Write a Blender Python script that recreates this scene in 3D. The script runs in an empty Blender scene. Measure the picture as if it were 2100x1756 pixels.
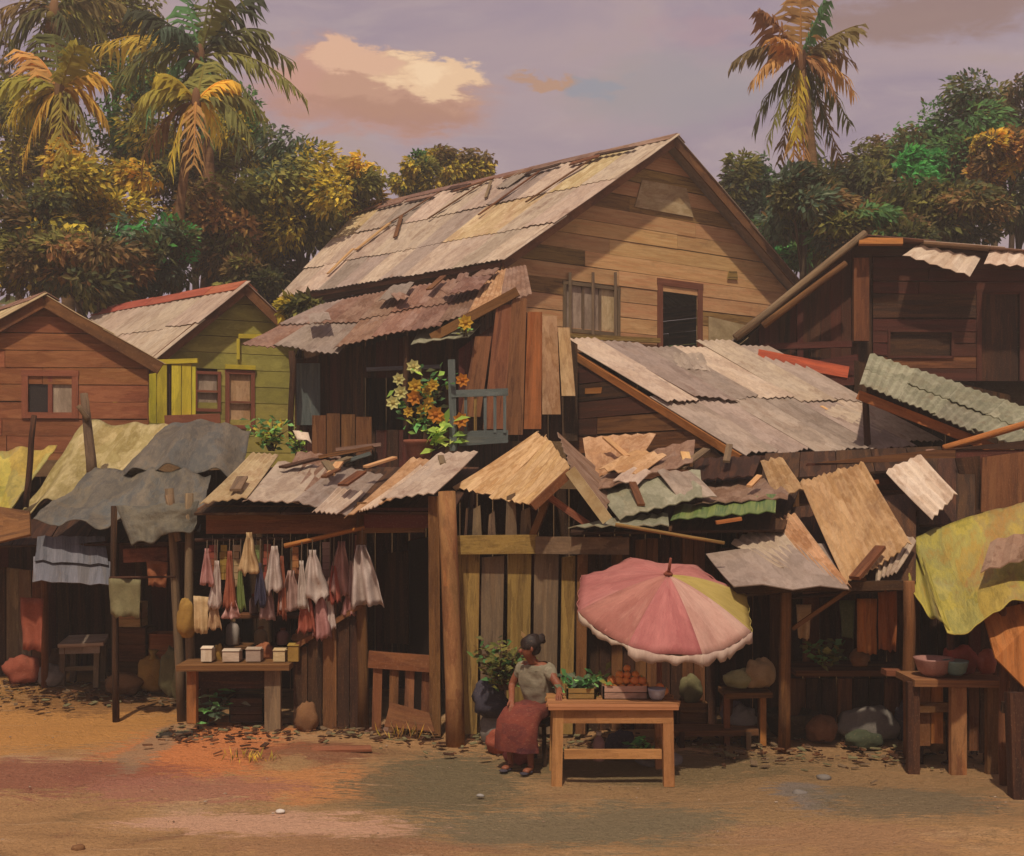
import bpy, bmesh, math, random
from mathutils import Vector, Matrix, noise as mnoise

# ------------------------------------------------------------------ camera, sky, sun, exposure
SC = bpy.context.scene
COL = SC.collection
F, CX, HY, EYE = 2400.0, 1050.0, 989.0, 3.0        # focal length and horizon of a 2100 px wide picture; eye 3 m up
cam = bpy.data.objects.new('camera', bpy.data.cameras.new('camera'))
COL.objects.link(cam)
cam.location = (0, 0, EYE)
cam.rotation_euler = (math.radians(90), 0, 0)
cam.data.sensor_width = 36.0
cam.data.lens = 36.0 * F / 2100.0
cam.data.shift_y = (HY - 878.0) / 2100.0
cam.data.clip_end = 3000
SC.camera = cam
SC.view_settings.view_transform = 'Standard'
SC.view_settings.look = 'None'
SC.view_settings.exposure = 0.24
SC.view_settings.gamma = 1.0
SC.view_settings.use_curve_mapping = False


def lin(h):
    h = h.lstrip('#')
    o = []
    for i in (0, 2, 4):
        v = int(h[i:i + 2], 16) / 255.0
        o.append(v / 12.92 if v <= 0.04045 else ((v + 0.055) / 1.055) ** 2.4)
    return (o[0], o[1], o[2], 1.0)


SUN_AZ, SUN_EL = math.radians(190), math.radians(60)   # 180 = straight behind the viewer, a little to the left
sd = Vector((math.sin(SUN_AZ) * math.cos(SUN_EL), math.cos(SUN_AZ) * math.cos(SUN_EL), math.sin(SUN_EL)))
sun = bpy.data.objects.new('sun', bpy.data.lights.new('sun', 'SUN'))
COL.objects.link(sun)
sun.rotation_euler = sd.to_track_quat('Z', 'Y').to_euler()
sun.data.energy = 2.7
sun.data.angle = math.radians(1.5)
sun.data.color = (1.0, 0.87, 0.70)


HAZE = 0.003


class G:
    """small node-graph helper"""
    def __init__(s, tree):
        s.t = tree
        tree.nodes.clear()

    def n(s, typ, **kw):
        nd = s.t.nodes.new(typ)
        for k, v in kw.items():
            if k.startswith('i_'):
                key = k[2:]
                key = int(key) if key.isdigit() else key.replace('_', ' ')
                s.put(nd.inputs[key], v)
            else:
                setattr(nd, k, v)
        return nd

    def put(s, sock, v):
        if isinstance(v, bpy.types.NodeSocket):
            s.t.links.new(v, sock)
        else:
            sock.default_value = v

    def math(s, op, a, b=0.0, c=None, clamp=False):
        nd = s.n('ShaderNodeMath', operation=op, use_clamp=clamp)
        s.put(nd.inputs[0], a)
        s.put(nd.inputs[1], b)
        if c is not None:
            s.put(nd.inputs[2], c)
        return nd.outputs[0]

    def vmath(s, op, a, b=(0, 0, 0)):
        nd = s.n('ShaderNodeVectorMath', operation=op)
        s.put(nd.inputs[0], a)
        if op == 'SCALE':
            s.put(nd.inputs['Scale'], b)
        else:
            s.put(nd.inputs[1], b)
        return nd.outputs['Value'] if op in ('LENGTH', 'DOT_PRODUCT', 'DISTANCE') else nd.outputs[0]

    def mix(s, f, a, b, blend='MIX'):
        nd = s.n('ShaderNodeMix', data_type='RGBA', blend_type=blend)
        s.put(nd.inputs[0], f)
        s.put(nd.inputs[6], a)
        s.put(nd.inputs[7], b)
        return nd.outputs[2]

    def ramp(s, f, cols, interp='LINEAR', lo=0.25, hi=0.75):
        nd = s.n('ShaderNodeValToRGB')
        cr = nd.color_ramp
        cr.interpolation = interp
        k = len(cols)
        while len(cr.elements) < k:
            cr.elements.new(0.5)
        for i, c in enumerate(cols):
            cr.elements[i].position = lo + (hi - lo) * i / max(1, k - 1)
        for i, c in enumerate(cols):
            cr.elements[i].color = c
        s.put(nd.inputs[0], f)
        return nd.outputs[0]

    def noise(s, vec, scale, detail=4.0, rough=0.55, dist=0.0):
        nd = s.n('ShaderNodeTexNoise', i_Scale=scale, i_Detail=detail, i_Roughness=rough, i_Distortion=dist)
        if vec is not None:
            s.put(nd.inputs['Vector'], vec)
        return nd.outputs

    def smooth(s, v, a, b):
        nd = s.n('ShaderNodeMapRange', interpolation_type='SMOOTHSTEP')
        s.put(nd.inputs[0], v)
        nd.inputs[1].default_value = a
        nd.inputs[2].default_value = b
        return nd.outputs[0]


world = bpy.data.worlds.new('World')
SC.world = world
world.use_nodes = True
g = G(world.node_tree)
sky = g.n('ShaderNodeTexSky', sky_type='NISHITA', sun_disc=False, sun_elevation=SUN_EL, sun_rotation=SUN_AZ,
          air_density=1.5, dust_density=4.0)
dirv = g.n('ShaderNodeTexCoord').outputs['Generated']
st = g.vmath('MULTIPLY', dirv, (1.0, 1.0, 3.2))
n1 = g.noise(st, 3.2, 7.0, 0.6, 0.6)[0]
n2 = g.noise(g.vmath('MULTIPLY', dirv, (7.0, 7.0, 26.0)), 2.6, 5.0, 0.65, 0.4)
n3 = g.noise(st, 9.0, 6.0, 0.62, 1.2)[0]
skyc = g.ramp(n1, [lin('#8f7f8f'), lin('#9c8a94'), lin('#a79296'), lin('#a8928c')], lo=0.33, hi=0.68)
skyc = g.mix(g.math('MULTIPLY', g.smooth(n3, 0.5, 0.72), 0.5), skyc, lin('#ae9b9c'))
edge = g.vmath('MULTIPLY', g.vmath('SUBTRACT', n2[1], (0.5, 0.5, 0.5)), (0.075, 0.0, 0.03))
n4 = g.noise(g.vmath('MULTIPLY', dirv, (1.0, 1.0, 2.0)), 26.0, 6.0, 0.6, 0.5)
edge2 = g.vmath('MULTIPLY', g.vmath('SUBTRACT', n4[1], (0.5, 0.5, 0.5)), (0.05, 0.0, 0.035))
dw = g.vmath('ADD', g.vmath('ADD', dirv, edge), edge2)
LOBES = [  # a bank of cumulus with a sunlit shoulder, thin veils round it: px, py, rx, ry, colour, opacity, softness
    (1380, 190, 190, 70, '#978f92', 0.7, 0.9), (1900, 30, 260, 45, '#8c6c5e', 0.7, 0.8),
    (760, 215, 250, 62, '#b58678', 0.85, 0.6), (690, 160, 130, 72, '#c2907c', 0.9, 0.45),
    (820, 180, 170, 58, '#bd9078', 0.9, 0.45), (715, 115, 86, 34, '#dbae90', 0.9, 0.4),
    (885, 158, 110, 42, '#e6bf98', 0.97, 0.3), (860, 150, 60, 26, '#f0cda6', 0.85, 0.5),
    (800, 235, 180, 26, '#a97c68', 0.7, 0.7), (1125, 166, 60, 13, '#b5865f', 0.7, 0.7), (1215, 176, 55, 18, '#8a8e99', 0.7, 0.8),
    (1460, 60, 120, 26, '#a98a90', 0.5, 0.9),
]
for px, py, rx, ry, col, op, so in LOBES:
    d = Vector(((px - CX) / F, 1.0, (HY - py) / F))
    k = 1.0 / d.length
    d = d * k
    q = g.vmath('SUBTRACT', dw, (d.x, d.y, d.z))
    q = g.vmath('MULTIPLY', q, (F / (rx * k), 0.0, F / (ry * k)))
    m = g.vmath('LENGTH', q)
    m = g.math('MULTIPLY', g.smooth(m, 1.0 + so * 0.5, 1.0 - so * 0.6), op)
    skyc = g.mix(m, skyc, lin(col))
b1 = g.n('ShaderNodeBackground', i_Strength=0.05)
g.put(b1.inputs[0], sky.outputs[0])
b2 = g.n('ShaderNodeBackground', i_Strength=1.0)
g.put(b2.inputs[0], skyc)
mx = g.n('ShaderNodeMixShader', i_0=0.93)
g.put(mx.inputs[1], b1.outputs[0])
g.put(mx.inputs[2], b2.outputs[0])
g.put(g.n('ShaderNodeOutputWorld').inputs[0], mx.outputs[0])

# ------------------------------------------------------------------ helpers
R = random.Random(7)


def P(x, y, d):
    """the point d metres in front of the viewer that is seen at (x, y)"""
    return Vector(((x - CX) / F * d, d, EYE - (y - HY) / F * d))


def sm(t, a, b):
    t = min(1.0, max(0.0, (t - a) / (b - a)))
    return t * t * (3 - 2 * t)


def gz(x, y):
    """height of the ground: a flat lane in front, terraces and a wooded rise behind"""
    w = sm(x, -5.2, -3.6)
    w2 = sm(x, 2.0, 4.0)
    z = 3.2 * (w * sm(y, 17.2, 20.2) + (1 - w) * sm(y, 19.6, 22.6))
    z += 2.7 * (w * ((1 - w2) * sm(y, 23.6, 27.5) + w2 * sm(y, 22.6, 25.6)) + (1 - w) * sm(y, 28.5, 34))
    z += 2.6 * sm(y, 34, 60)
    z -= 12 * sm(y, 120, 420)
    z += 0.22 * sm(y, 14.5, 17) * sm(-x, 4.5, 7.5)
    return z + 0.05 * mnoise.noise((x * 0.35, y * 0.5, 1.7)) * sm(abs(y - 8), 0, 3)


def GP(x, y, d0=6.0):
    """the point of the ground seen at (x, y)"""
    d = d0
    while d < 60:
        p = P(x, y, d)
        if p.z <= gz(p.x, p.y):
            return Vector((p.x, p.y, gz(p.x, p.y)))
        d += 0.02
    return P(x, y, 60)


WO = {}


def thing(name, label, cat, loc, group=None):
    o = bpy.data.objects.new(name, None)
    o.empty_display_size = 0.2
    COL.objects.link(o)
    o.location = loc
    o['label'] = label
    o['category'] = cat
    if group:
        o['group'] = group
    WO[o] = Vector(loc)
    return o


def tag(o, label, cat, group=None):
    o['label'] = label
    o['category'] = cat
    if group:
        o['group'] = group
    return o


class MB:
    def __init__(s):
        s.v, s.f, s.uv, s.mi, s.col = [], [], [], [], []

    def face(s, idx, uv=None, mi=0, col=None):
        s.f.append(tuple(idx))
        s.uv.append(uv or [(0, 0)] * len(idx))
        s.mi.append(mi)
        s.col.append(col)

    def slab(s, a, b, c, d, t, n=None, mi=0):
        """a prism over the quad a b c d (bottom left, bottom right, top right, top left), t thick, towards -n"""
        a, b, c, d = Vector(a), Vector(b), Vector(c), Vector(d)
        if n is None:
            n = (b - a + c - d).cross(d - a + c - b).normalized()
        k = len(s.v)
        s.v += [a, b, c, d, a - n * t, b - n * t, c - n * t, d - n * t]
        w = ((b - a).length + (c - d).length) / 2
        h = ((d - a).length + (c - b).length) / 2
        q = [(0, 0), (w, 0), (w, h), (0, h)]
        if h > w:
            q = [(y, x) for x, y in q]
        s.face([k, k + 1, k + 2, k + 3], q, mi)
        s.face([k + 7, k + 6, k + 5, k + 4], [q[3], q[2], q[1], q[0]], mi)
        e = [(0, 0), (max(w, h), 0), (max(w, h), t), (0, t)]
        for i in range(4):
            j = (i + 1) % 4
            s.face([k + i, k + 4 + i, k + 4 + j, k + j], e, mi)

    def beam(s, p, q, w, h=None, up=(0, 0, 1), mi=0, w2=None):
        """a squared timber from p to q"""
        p, q = Vector(p), Vector(q)
        h = h or w
        ax = (q - p).normalized()
        u = Vector(up)
        if abs(ax.dot(u)) > 0.95:
            u = Vector((0, 1, 0))
        sd_ = ax.cross(u).normalized()
        u = sd_.cross(ax).normalized()
        L = (q - p).length
        k = len(s.v)
        r2 = (w2 or w) / w
        for b, r in ((p, 1.0), (q, r2)):
            for x, y in ((-1, -1), (1, -1), (1, 1), (-1, 1)):
                s.v.append(b + sd_ * (x * w / 2 * r) + u * (y * h / 2 * r))
        for i in range(4):
            j = (i + 1) % 4
            z = i * 0.13
            s.face([k + i, k + j, k + 4 + j, k + 4 + i], [(0, z), (0, z + w), (L, z + w), (L, z)], mi)
        s.face([k + 3, k + 2, k + 1, k], [(0, 0), (w, 0), (w, h), (0, h)], mi)
        s.face([k + 4, k + 5, k + 6, k + 7], [(0, 0), (w, 0), (w, h), (0, h)], mi)

    def tube(s, pts, rad, n=8, mi=0, cap=True, sq=1.0):
        pts = [Vector(p) for p in pts]
        if not isinstance(rad, (list, tuple)):
            rad = [rad] * len(pts)
        k = len(s.v)
        L = 0.0
        ls = []
        prev = None
        for i, p in enumerate(pts):
            t = (pts[min(i + 1, len(pts) - 1)] - pts[max(i - 1, 0)]).normalized()
            if prev is None:
                u = t.cross(Vector((0, 0, 1)))
                if u.length < 0.05:
                    u = t.cross(Vector((1, 0, 0)))
            else:
                u = prev - t * prev.dot(t)
            u.normalize()
            prev = u
            w = t.cross(u)
            if i:
                L += (p - pts[i - 1]).length
            ls.append(L)
            for j in range(n):
                a = 2 * math.pi * j / n
                s.v.append(p + (u * math.cos(a) + w * (math.sin(a) * sq)) * rad[i])
        for i in range(len(pts) - 1):
            for j in range(n):
                j2 = (j + 1) % n
                v0, v1 = j / n * 0.5, (j + 1) / n * 0.5
                s.face([k + i * n + j, k + i * n + j2, k + (i + 1) * n + j2, k + (i + 1) * n + j],
                       [(ls[i], v0), (ls[i], v1), (ls[i + 1], v1), (ls[i + 1], v0)], mi)
        if cap:
            s.face([k + j for j in range(n)][::-1], None, mi)
            e = k + (len(pts) - 1) * n
            s.face([e + j for j in range(n)], None, mi)

    def lathe(s, c, prof, n=12, mi=0, wob=0.0, rr=None, sx=1.0, sy=1.0):
        c = Vector(c)
        k = len(s.v)
        for i, (r, z) in enumerate(prof):
            for j in range(n):
                a = 2 * math.pi * j / n
                q = r * (1 + (rr.uniform(-wob, wob) if rr else 0))
                s.v.append(c + Vector((math.cos(a) * q * sx, math.sin(a) * q * sy, z)))
        for i in range(len(prof) - 1):
            for j in range(n):
                j2 = (j + 1) % n
                s.face([k + i * n + j, k + i * n + j2, k + (i + 1) * n + j2, k + (i + 1) * n + j],
                       [(prof[i][1], j / n), (prof[i][1], (j + 1) / n), (prof[i + 1][1], (j + 1) / n), (prof[i + 1][1], j / n)], mi)
        s.face([k + j for j in range(n)][::-1], None, mi)
        e = k + (len(prof) - 1) * n
        s.face([e + j for j in range(n)], None, mi)

    def blob(s, c, r, n=10, m=7, wob=0.12, rr=R, mi=0):
        """a lumpy closed body with radii r"""
        prof = []
        c = Vector(c)
        k = len(s.v)
        ph = rr.uniform(0, 50)
        for i in range(1, m):
            th = math.pi * i / m
            for j in range(n):
                a = 2 * math.pi * j / n
                d = Vector((math.sin(th) * math.cos(a), math.sin(th) * math.sin(a), -math.cos(th)))
                q = 1 + wob * mnoise.noise(d * 1.6 + Vector((ph, 0, 0)))
                s.v.append(c + Vector((d.x * r[0], d.y * r[1], d.z * r[2])) * q)
        b = len(s.v)
        s.v += [c + Vector((0, 0, -r[2])), c + Vector((0, 0, r[2]))]
        for i in range(m - 2):
            for j in range(n):
                j2 = (j + 1) % n
                s.face([k + i * n + j, k + i * n + j2, k + (i + 1) * n + j2, k + (i + 1) * n + j], None, mi)
        for j in range(n):
            j2 = (j + 1) % n
            s.face([k + j2, k + j, b], None, mi)
            e = k + (m - 2) * n
            s.face([e + j, e + j2, b + 1], None, mi)

    def sheet(s, a, b, c, d, waves, amp, t=0.012, sag=0.0, n=None, rows=2, mi=0):
        """a corrugated sheet over the quad a b c d (bottom left, bottom right, top right, top left); ribs run from bottom to top"""
        a, b, c, d = Vector(a), Vector(b), Vector(c), Vector(d)
        if n is None:
            n = (b - a + c - d).cross(d - a + c - b).normalized()
        nu = max(1, waves * 2)
        H = ((d - a).length + (c - b).length) / 2
        W = ((b - a).length + (c - d).length) / 2
        for side in (0, 1):
            k = len(s.v)
            for i in range(rows + 1):
                v = i / rows
                for j in range(nu + 1):
                    u = j / nu
                    vv = v
                    if i in (0, rows):      # torn, uneven ends
                        key = a.x * 7.1 + a.y * 3.3
                        vv += (0.07 * mnoise.noise((u * 5 + key, i * 1.7, key)) + 0.04 * mnoise.noise((u * 19 + key, i, 3.0))) * min(1.0, 1.0 / max(H, 0.3))
                    p = (a * (1 - u) + b * u) * (1 - vv) + (d * (1 - u) + c * u) * vv
                    p = p + n * ((amp if j % 2 else -amp) - sag * math.sin(math.pi * v)) - n * (t * side)
                    s.v.append(p)
            for i in range(rows):
                for j in range(nu):
                    q = [k + i * (nu + 1) + j, k + i * (nu + 1) + j + 1, k + (i + 1) * (nu + 1) + j + 1, k + (i + 1) * (nu + 1) + j]
                    uv = [(i / rows * H, j / nu * W), (i / rows * H, (j + 1) / nu * W), ((i + 1) / rows * H, (j + 1) / nu * W), ((i + 1) / rows * H, j / nu * W)]
                    if side:
                        q, uv = q[::-1], uv[::-1]
                    s.face(q, uv, mi)
            if side == 0:
                k0 = k
        m = (nu + 1) * (rows + 1)
        for j in range(nu):
            s.face([k0 + j + 1, k0 + j, k0 + m + j, k0 + m + j + 1], None, mi)
            e = k0 + rows * (nu + 1) + j
            s.face([e, e + 1, e + m + 1, e + m], None, mi)
        for i in range(rows):
            e = k0 + i * (nu + 1)
            s.face([e, e + nu + 1, e + m + nu + 1, e + m], None, mi)
            e += nu
            s.face([e + nu + 1, e, e + m, e + m + nu + 1], None, mi)

    def cloth(s, fn, nu, nv, t=0.012):
        """a thin closed cloth: fn(u, v) gives the point"""
        pts = [[Vector(fn(i / nu, j / nv)) for i in range(nu + 1)] for j in range(nv + 1)]
        k = len(s.v)
        m = (nu + 1) * (nv + 1)
        nr = []
        for j in range(nv + 1):
            for i in range(nu + 1):
                du = pts[j][min(i + 1, nu)] - pts[j][max(i - 1, 0)]
                dv = pts[min(j + 1, nv)][i] - pts[max(j - 1, 0)][i]
                nr.append(du.cross(dv).normalized())
                s.v.append(pts[j][i])
        for q in range(m):
            s.v.append(s.v[k + q] - nr[q] * t)
        L = (pts[0][-1] - pts[0][0]).length
        H = (pts[-1][0] - pts[0][0]).length
        for j in range(nv):
            for i in range(nu):
                q = [k + j * (nu + 1) + i, k + j * (nu + 1) + i + 1, k + (j + 1) * (nu + 1) + i + 1, k + (j + 1) * (nu + 1) + i]
                uv = [(j / nv * H, i / nu * L), (j / nv * H, (i + 1) / nu * L), ((j + 1) / nv * H, (i + 1) / nu * L), ((j + 1) / nv * H, i / nu * L)]
                s.face(q, uv)
                s.face([x + m for x in q][::-1], uv[::-1])
        rim = [i for i in range(nu + 1)] + [(j + 1) * (nu + 1) - 1 for j in range(1, nv + 1)]
        rim += [nv * (nu + 1) + i for i in range(nu - 1, -1, -1)] + [j * (nu + 1) for j in range(nv - 1, 0, -1)]
        for i in range(len(rim)):
            p, q = k + rim[i], k + rim[(i + 1) % len(rim)]
            s.face([q, p, p + m, q + m])

    def build(s, name, mat, parent=None, smooth=False, origin=None):
        vs = s.v
        if origin is None:
            origin = Vector((0, 0, 0))
            for v in vs:
                origin += v
            origin /= max(1, len(vs))
        origin = Vector(origin)
        me = bpy.data.meshes.new(name)
        me.from_pydata([tuple(v - origin) for v in vs], [], s.f)
        mats = mat if isinstance(mat, (list, tuple)) else [mat]
        for m in mats:
            me.materials.append(m)
        ul = me.uv_layers.new(name='UVMap')
        flat = []
        for q in s.uv:
            for x in q:
                flat += [x[0], x[1]]
        ul.data.foreach_set('uv', flat)
        if any(s.mi):
            me.polygons.foreach_set('material_index', s.mi)
        if any(c is not None for c in s.col):
            ca = me.color_attributes.new('tint', 'FLOAT_COLOR', 'CORNER')
            flat = []
            for q, c in zip(s.f, s.col):
                c = c or (1, 1, 1, 1)
                flat += list(c) * len(q)
            ca.data.foreach_set('color', flat)
        if smooth:
            me.polygons.foreach_set('use_smooth', [True] * len(s.f))
        me.update()
        o = bpy.data.objects.new(name, me)
        COL.objects.link(o)
        WO[o] = origin
        if parent is not None:
            o.parent = parent
            o.location = origin - WO[parent]
        else:
            o.location = origin
        return o


# ------------------------------------------------------------------ materials
MATS = {}


def new_mat(name):
    m = bpy.data.materials.new(name)
    m.use_nodes = True
    return m, G(m.node_tree)


def finish(g, col, rough=0.85, bump=None, bstr=0.3, bdist=0.02, spec=0.25, trans=0.0, metal=0.0):
    b = g.n('ShaderNodeBsdfPrincipled')
    g.put(b.inputs['Base Color'], col)
    g.put(b.inputs['Roughness'], rough)
    b.inputs['Specular IOR Level'].default_value = spec
    b.inputs['Metallic'].default_value = metal
    if bump is not None:
        bn = g.n('ShaderNodeBump', i_Strength=bstr, i_Distance=bdist)
        g.put(bn.inputs['Height'], bump)
        g.put(b.inputs['Normal'], bn.outputs[0])
    out = b.outputs[0]
    if trans > 0:
        t = g.n('ShaderNodeBsdfTranslucent')
        g.put(t.inputs[0], col)
        mxs = g.n('ShaderNodeMixShader', i_0=trans)
        g.put(mxs.inputs[1], out)
        g.put(mxs.inputs[2], t.outputs[0])
        out = mxs.outputs[0]
    g.put(g.n('ShaderNodeOutputMaterial').inputs[0], out)


def worn(name, cols, su=0.8, sv=9.0, rough=0.85, bump=0.4, dab=0.42, vary=0.16, stain='#3a2418', stain_amt=0.45,
         spec=0.2, uv=True, trans=0.0, bdist=0.015, hue=0.02):
    """weathered, unevenly coloured surface: colours run along the grain (U) in broad streaks, with rust or dirt stains"""
    if name in MATS:
        return MATS[name]
    m, g = new_mat(name)
    tc = g.n('ShaderNodeTexCoord')
    rnd = g.n('ShaderNodeObjectInfo').outputs['Random']
    base = tc.outputs['UV'] if uv else tc.outputs['Object']
    comb = g.n('ShaderNodeCombineXYZ')
    for i, k in enumerate((17.3, 31.7, 53.1)):
        g.put(comb.inputs[i], g.math('MULTIPLY', rnd, k))
    v = g.vmath('ADD', g.vmath('MULTIPLY', base, (su, sv, sv if not uv else 1.0)), comb.outputs[0])
    n1 = g.noise(v, 1.6, 8.0, 0.66, 0.15)
    vd = g.vmath('ADD', v, g.vmath('SCALE', g.vmath('SUBTRACT', n1[1], (0.5, 0.5, 0.5)), 0.55))
    vo = g.n('ShaderNodeTexVoronoi', feature='F1', i_Scale=1.5, i_Randomness=1.0)
    g.put(vo.inputs['Vector'], vd)
    sep = g.n('ShaderNodeSeparateColor')
    g.put(sep.inputs[0], vo.outputs['Color'])
    L = [lin(c) for c in cols]
    c1 = g.ramp(n1[0], L, lo=0.3, hi=0.7)
    c2 = g.ramp(sep.outputs[0], L, 'CONSTANT', lo=0.0, hi=0.85)
    col = g.mix(dab, c1, c2)
    ns = g.noise(g.vmath('ADD', g.vmath('MULTIPLY', base, (1.0, 2.2, 2.2 if not uv else 1.0)), comb.outputs[0]), 1.1, 7.0, 0.68, 0.8)[0]
    col = g.mix(g.math('MULTIPLY', g.smooth(ns, 0.52, 0.74), stain_amt), col, lin(stain))
    nf = g.noise(g.vmath('MULTIPLY', v, (1.0, 1.6, 1.6)), 9.0, 5.0, 0.7)[0]
    ng = g.noise(g.vmath('MULTIPLY', base, (5.0, 9.0, 9.0 if not uv else 1.0)), 7.0, 4.0, 0.75)[0]
    col = g.mix(g.math('MULTIPLY', g.smooth(ng, 0.54, 0.72), 0.35), col, lin(stain))
    col = g.mix(g.math('MULTIPLY', g.smooth(ng, 0.46, 0.3), 0.22), col, lin('#b89a78'))
    hs = g.n('ShaderNodeHueSaturation')
    g.put(hs.inputs['Color'], col)
    g.put(hs.inputs['Hue'], g.math('ADD', 0.5 - hue / 2, g.math('MULTIPLY', rnd, hue)))
    val = g.math('ADD', 1.0 - vary, g.math('MULTIPLY', g.math('FRACT', g.math('MULTIPLY', rnd, 7.13)), 2 * vary))
    val = g.math('MULTIPLY', val, g.math('ADD', 0.78, g.math('MULTIPLY', nf, 0.44)))
    g.put(hs.inputs['Value'], val)
    hgt = g.math('ADD', g.math('MULTIPLY', n1[0], 1.2), g.math('ADD', g.math('MULTIPLY', nf, 0.8), g.math('MULTIPLY', ng, 0.5)))
    finish(g, hs.outputs[0], rough, hgt, bump, bdist, spec, trans)
    MATS[name] = m
    return m


def leafmat(name, trans=0.42):
    if name in MATS:
        return MATS[name]
    m, g = new_mat(name)
    a = g.n('ShaderNodeAttribute', attribute_name='tint').outputs['Color']
    gp = g.n('ShaderNodeNewGeometry').outputs['Position']
    n = g.noise(gp, 2.3, 5.0, 0.65)[0]
    hs = g.n('ShaderNodeHueSaturation')
    g.put(hs.inputs['Color'], a)
    g.put(hs.inputs['Value'], g.math('ADD', 0.55, g.math('MULTIPLY', n, 0.9)))
    finish(g, hs.outputs[0], 0.7, None, spec=0.2, trans=trans)
    MATS[name] = m
    return m


LEAF = leafmat('leaf')
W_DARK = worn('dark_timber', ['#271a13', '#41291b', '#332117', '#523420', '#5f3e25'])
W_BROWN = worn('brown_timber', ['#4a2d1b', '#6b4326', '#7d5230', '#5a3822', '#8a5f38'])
W_GREY = worn('grey_timber', ['#5c4a38', '#7a6247', '#6b5a46', '#8a7355', '#4b3a2b'])
W_TAN = worn('tan_timber', ['#b98c5a', '#ca9d6a', '#d0a876', '#bd9260', '#c48e5e', '#b28658'], stain_amt=0.28)
W_OCHRE = worn('ochre_timber', ['#6d522c', '#8b6a38', '#a08046', '#5c4425', '#937442'])
W_RED = worn('red_timber', ['#73432c', '#8a5537', '#976243', '#633b29', '#82503a'])
W_ORANGE = worn('orange_timber', ['#97582c', '#b36b36', '#a1673a', '#83491f', '#c07a43'])
W_POST = worn('post_timber', ['#6b4a2e', '#85603a', '#9a6e44', '#764a2e', '#a0683a'], 1.2, 6.0)
W_TABLE = worn('table_timber', ['#8f5f38', '#a87446', '#b98252', '#9b6a40', '#7d5231'], stain_amt=0.3)
W_MAROON = worn('maroon_timber', ['#3a2019', '#54281e', '#45251c', '#63352a'])
W_TEAL = worn('blue_grey_paint', ['#5b6460', '#6c7470', '#525a56', '#7a7a6e'], stain_amt=0.3)
W_FRAME = worn('red_brown_paint', ['#74402e', '#8a4e38', '#7d4633', '#985c46'], stain_amt=0.3)
S_PALE = worn('pale_sheet', ['#a8927c', '#b7a28a', '#9f8a78', '#bda992', '#ae9c8a', '#937b68'], 1.1, 2.6, dab=0.35, stain='#6b4430', stain_amt=0.6, spec=0.3, rough=0.7)
S_GREY = worn('mauve_grey_sheet', ['#8d7c6f', '#9a897c', '#867668', '#a39182', '#958272', '#786658'], 1.1, 2.6, stain='#6e4c36', stain_amt=0.55, spec=0.3, rough=0.65)
S_RUST = worn('rusty_sheet', ['#7c5843', '#8c6852', '#70503e', '#997a66', '#846250', '#94796a'], 1.1, 2.6, stain='#4e2c1e', stain_amt=0.6, spec=0.25, rough=0.75)
S_GREEN = worn('grey_green_sheet', ['#86846a', '#96937a', '#77765e', '#a19d83', '#8c8468'], 1.1, 2.6, stain='#6f5136', stain_amt=0.5, spec=0.3, rough=0.65)
S_TAN = worn('tan_sheet', ['#ab835a', '#bc9468', '#9b744d', '#c6a27a', '#b08a66', '#a0744c'], 1.1, 2.6, stain='#6b4630', stain_amt=0.5, spec=0.2)
S_CREAM = worn('cream_sheet', ['#b09a70', '#c2ac82', '#a88c63', '#cdb890', '#b79a78'], 1.1, 2.6, stain='#705234', stain_amt=0.5)
S_WHITE = worn('white_sheet', ['#c9b298', '#d8c6ae', '#b89f86', '#dccbb6'], 1.1, 2.6, stain='#7a573e', stain_amt=0.5)
S_LIME = worn('green_plastic', ['#4f7038', '#6a8444', '#879650', '#46663a', '#929a5a'], 0.3, 9.0, rough=0.5, spec=0.4, stain='#3b4a22')
S_REDCAP = worn('red_capping', ['#8c4632', '#a4553c', '#b0634a', '#7a3b2b'], 0.5, 4.0)
PL_GREEN = worn('olive_plaster', ['#9a9044', '#a89c4c', '#8f8640', '#b0a456', '#988a46'], 1.0, 1.4, stain='#55401f', stain_amt=0.45)
PL_YELL = worn('yellow_boards', ['#bba92e', '#d0bd36', '#a89a2e', '#dcc940'], 0.7, 4.0, stain='#5a4a1e', stain_amt=0.4)
PL_ORANGE = worn('terracotta_boards', ['#86502f', '#93593a', '#7a4629', '#9d6641', '#8b5634'], 0.7, 3.0, stain='#54321f', stain_amt=0.45)
PL_STONE = worn('pale_plaster', ['#a3906a', '#b3a07a', '#96825c', '#8a7450'], 1.2, 1.6)
GLASS_DARK = worn('dark_pane', ['#1c1614', '#2a201c', '#241b1e'], 1.0, 1.0, rough=0.35, spec=0.5, stain_amt=0.0, bump=0.05)
SHUTTER = worn('pale_shutter', ['#a08c78', '#b29d88', '#8e7a68', '#b9a48c'], 1.0, 3.0)
T_GREY = worn('grey_tarp', ['#5c564a', '#696253', '#4e4c46', '#766c59', '#5a5d5a', '#645a46'], 0.7, 1.6, rough=0.6, spec=0.35, stain='#3d3527', bump=0.7, bdist=0.04)
T_CREAM = worn('cream_tarp', ['#a0905c', '#b3a370', '#8e7c48', '#c0ae80', '#aa935e'], 0.7, 2.4, rough=0.7, stain='#6b5a30', bump=0.7, bdist=0.04)
T_YELLOW = worn('yellow_tarp', ['#9c8a3a', '#b09c42', '#8a823c', '#baa64e', '#98905a', '#a67c40', '#8c7a52'], 0.5, 2.2, rough=0.65, stain='#5f5a24', bump=0.7, bdist=0.04)
T_BLUE = worn('blue_grey_sheet', ['#656468', '#74747c', '#58595f', '#807e84', '#6a625c'], 0.5, 5.0, rough=0.6, stain='#4a3a30')
SOIL = worn('dark_soil', ['#3f2c1c', '#54391f', '#4a3320', '#61452a'], 1.0, 1.0, uv=False)

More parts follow.
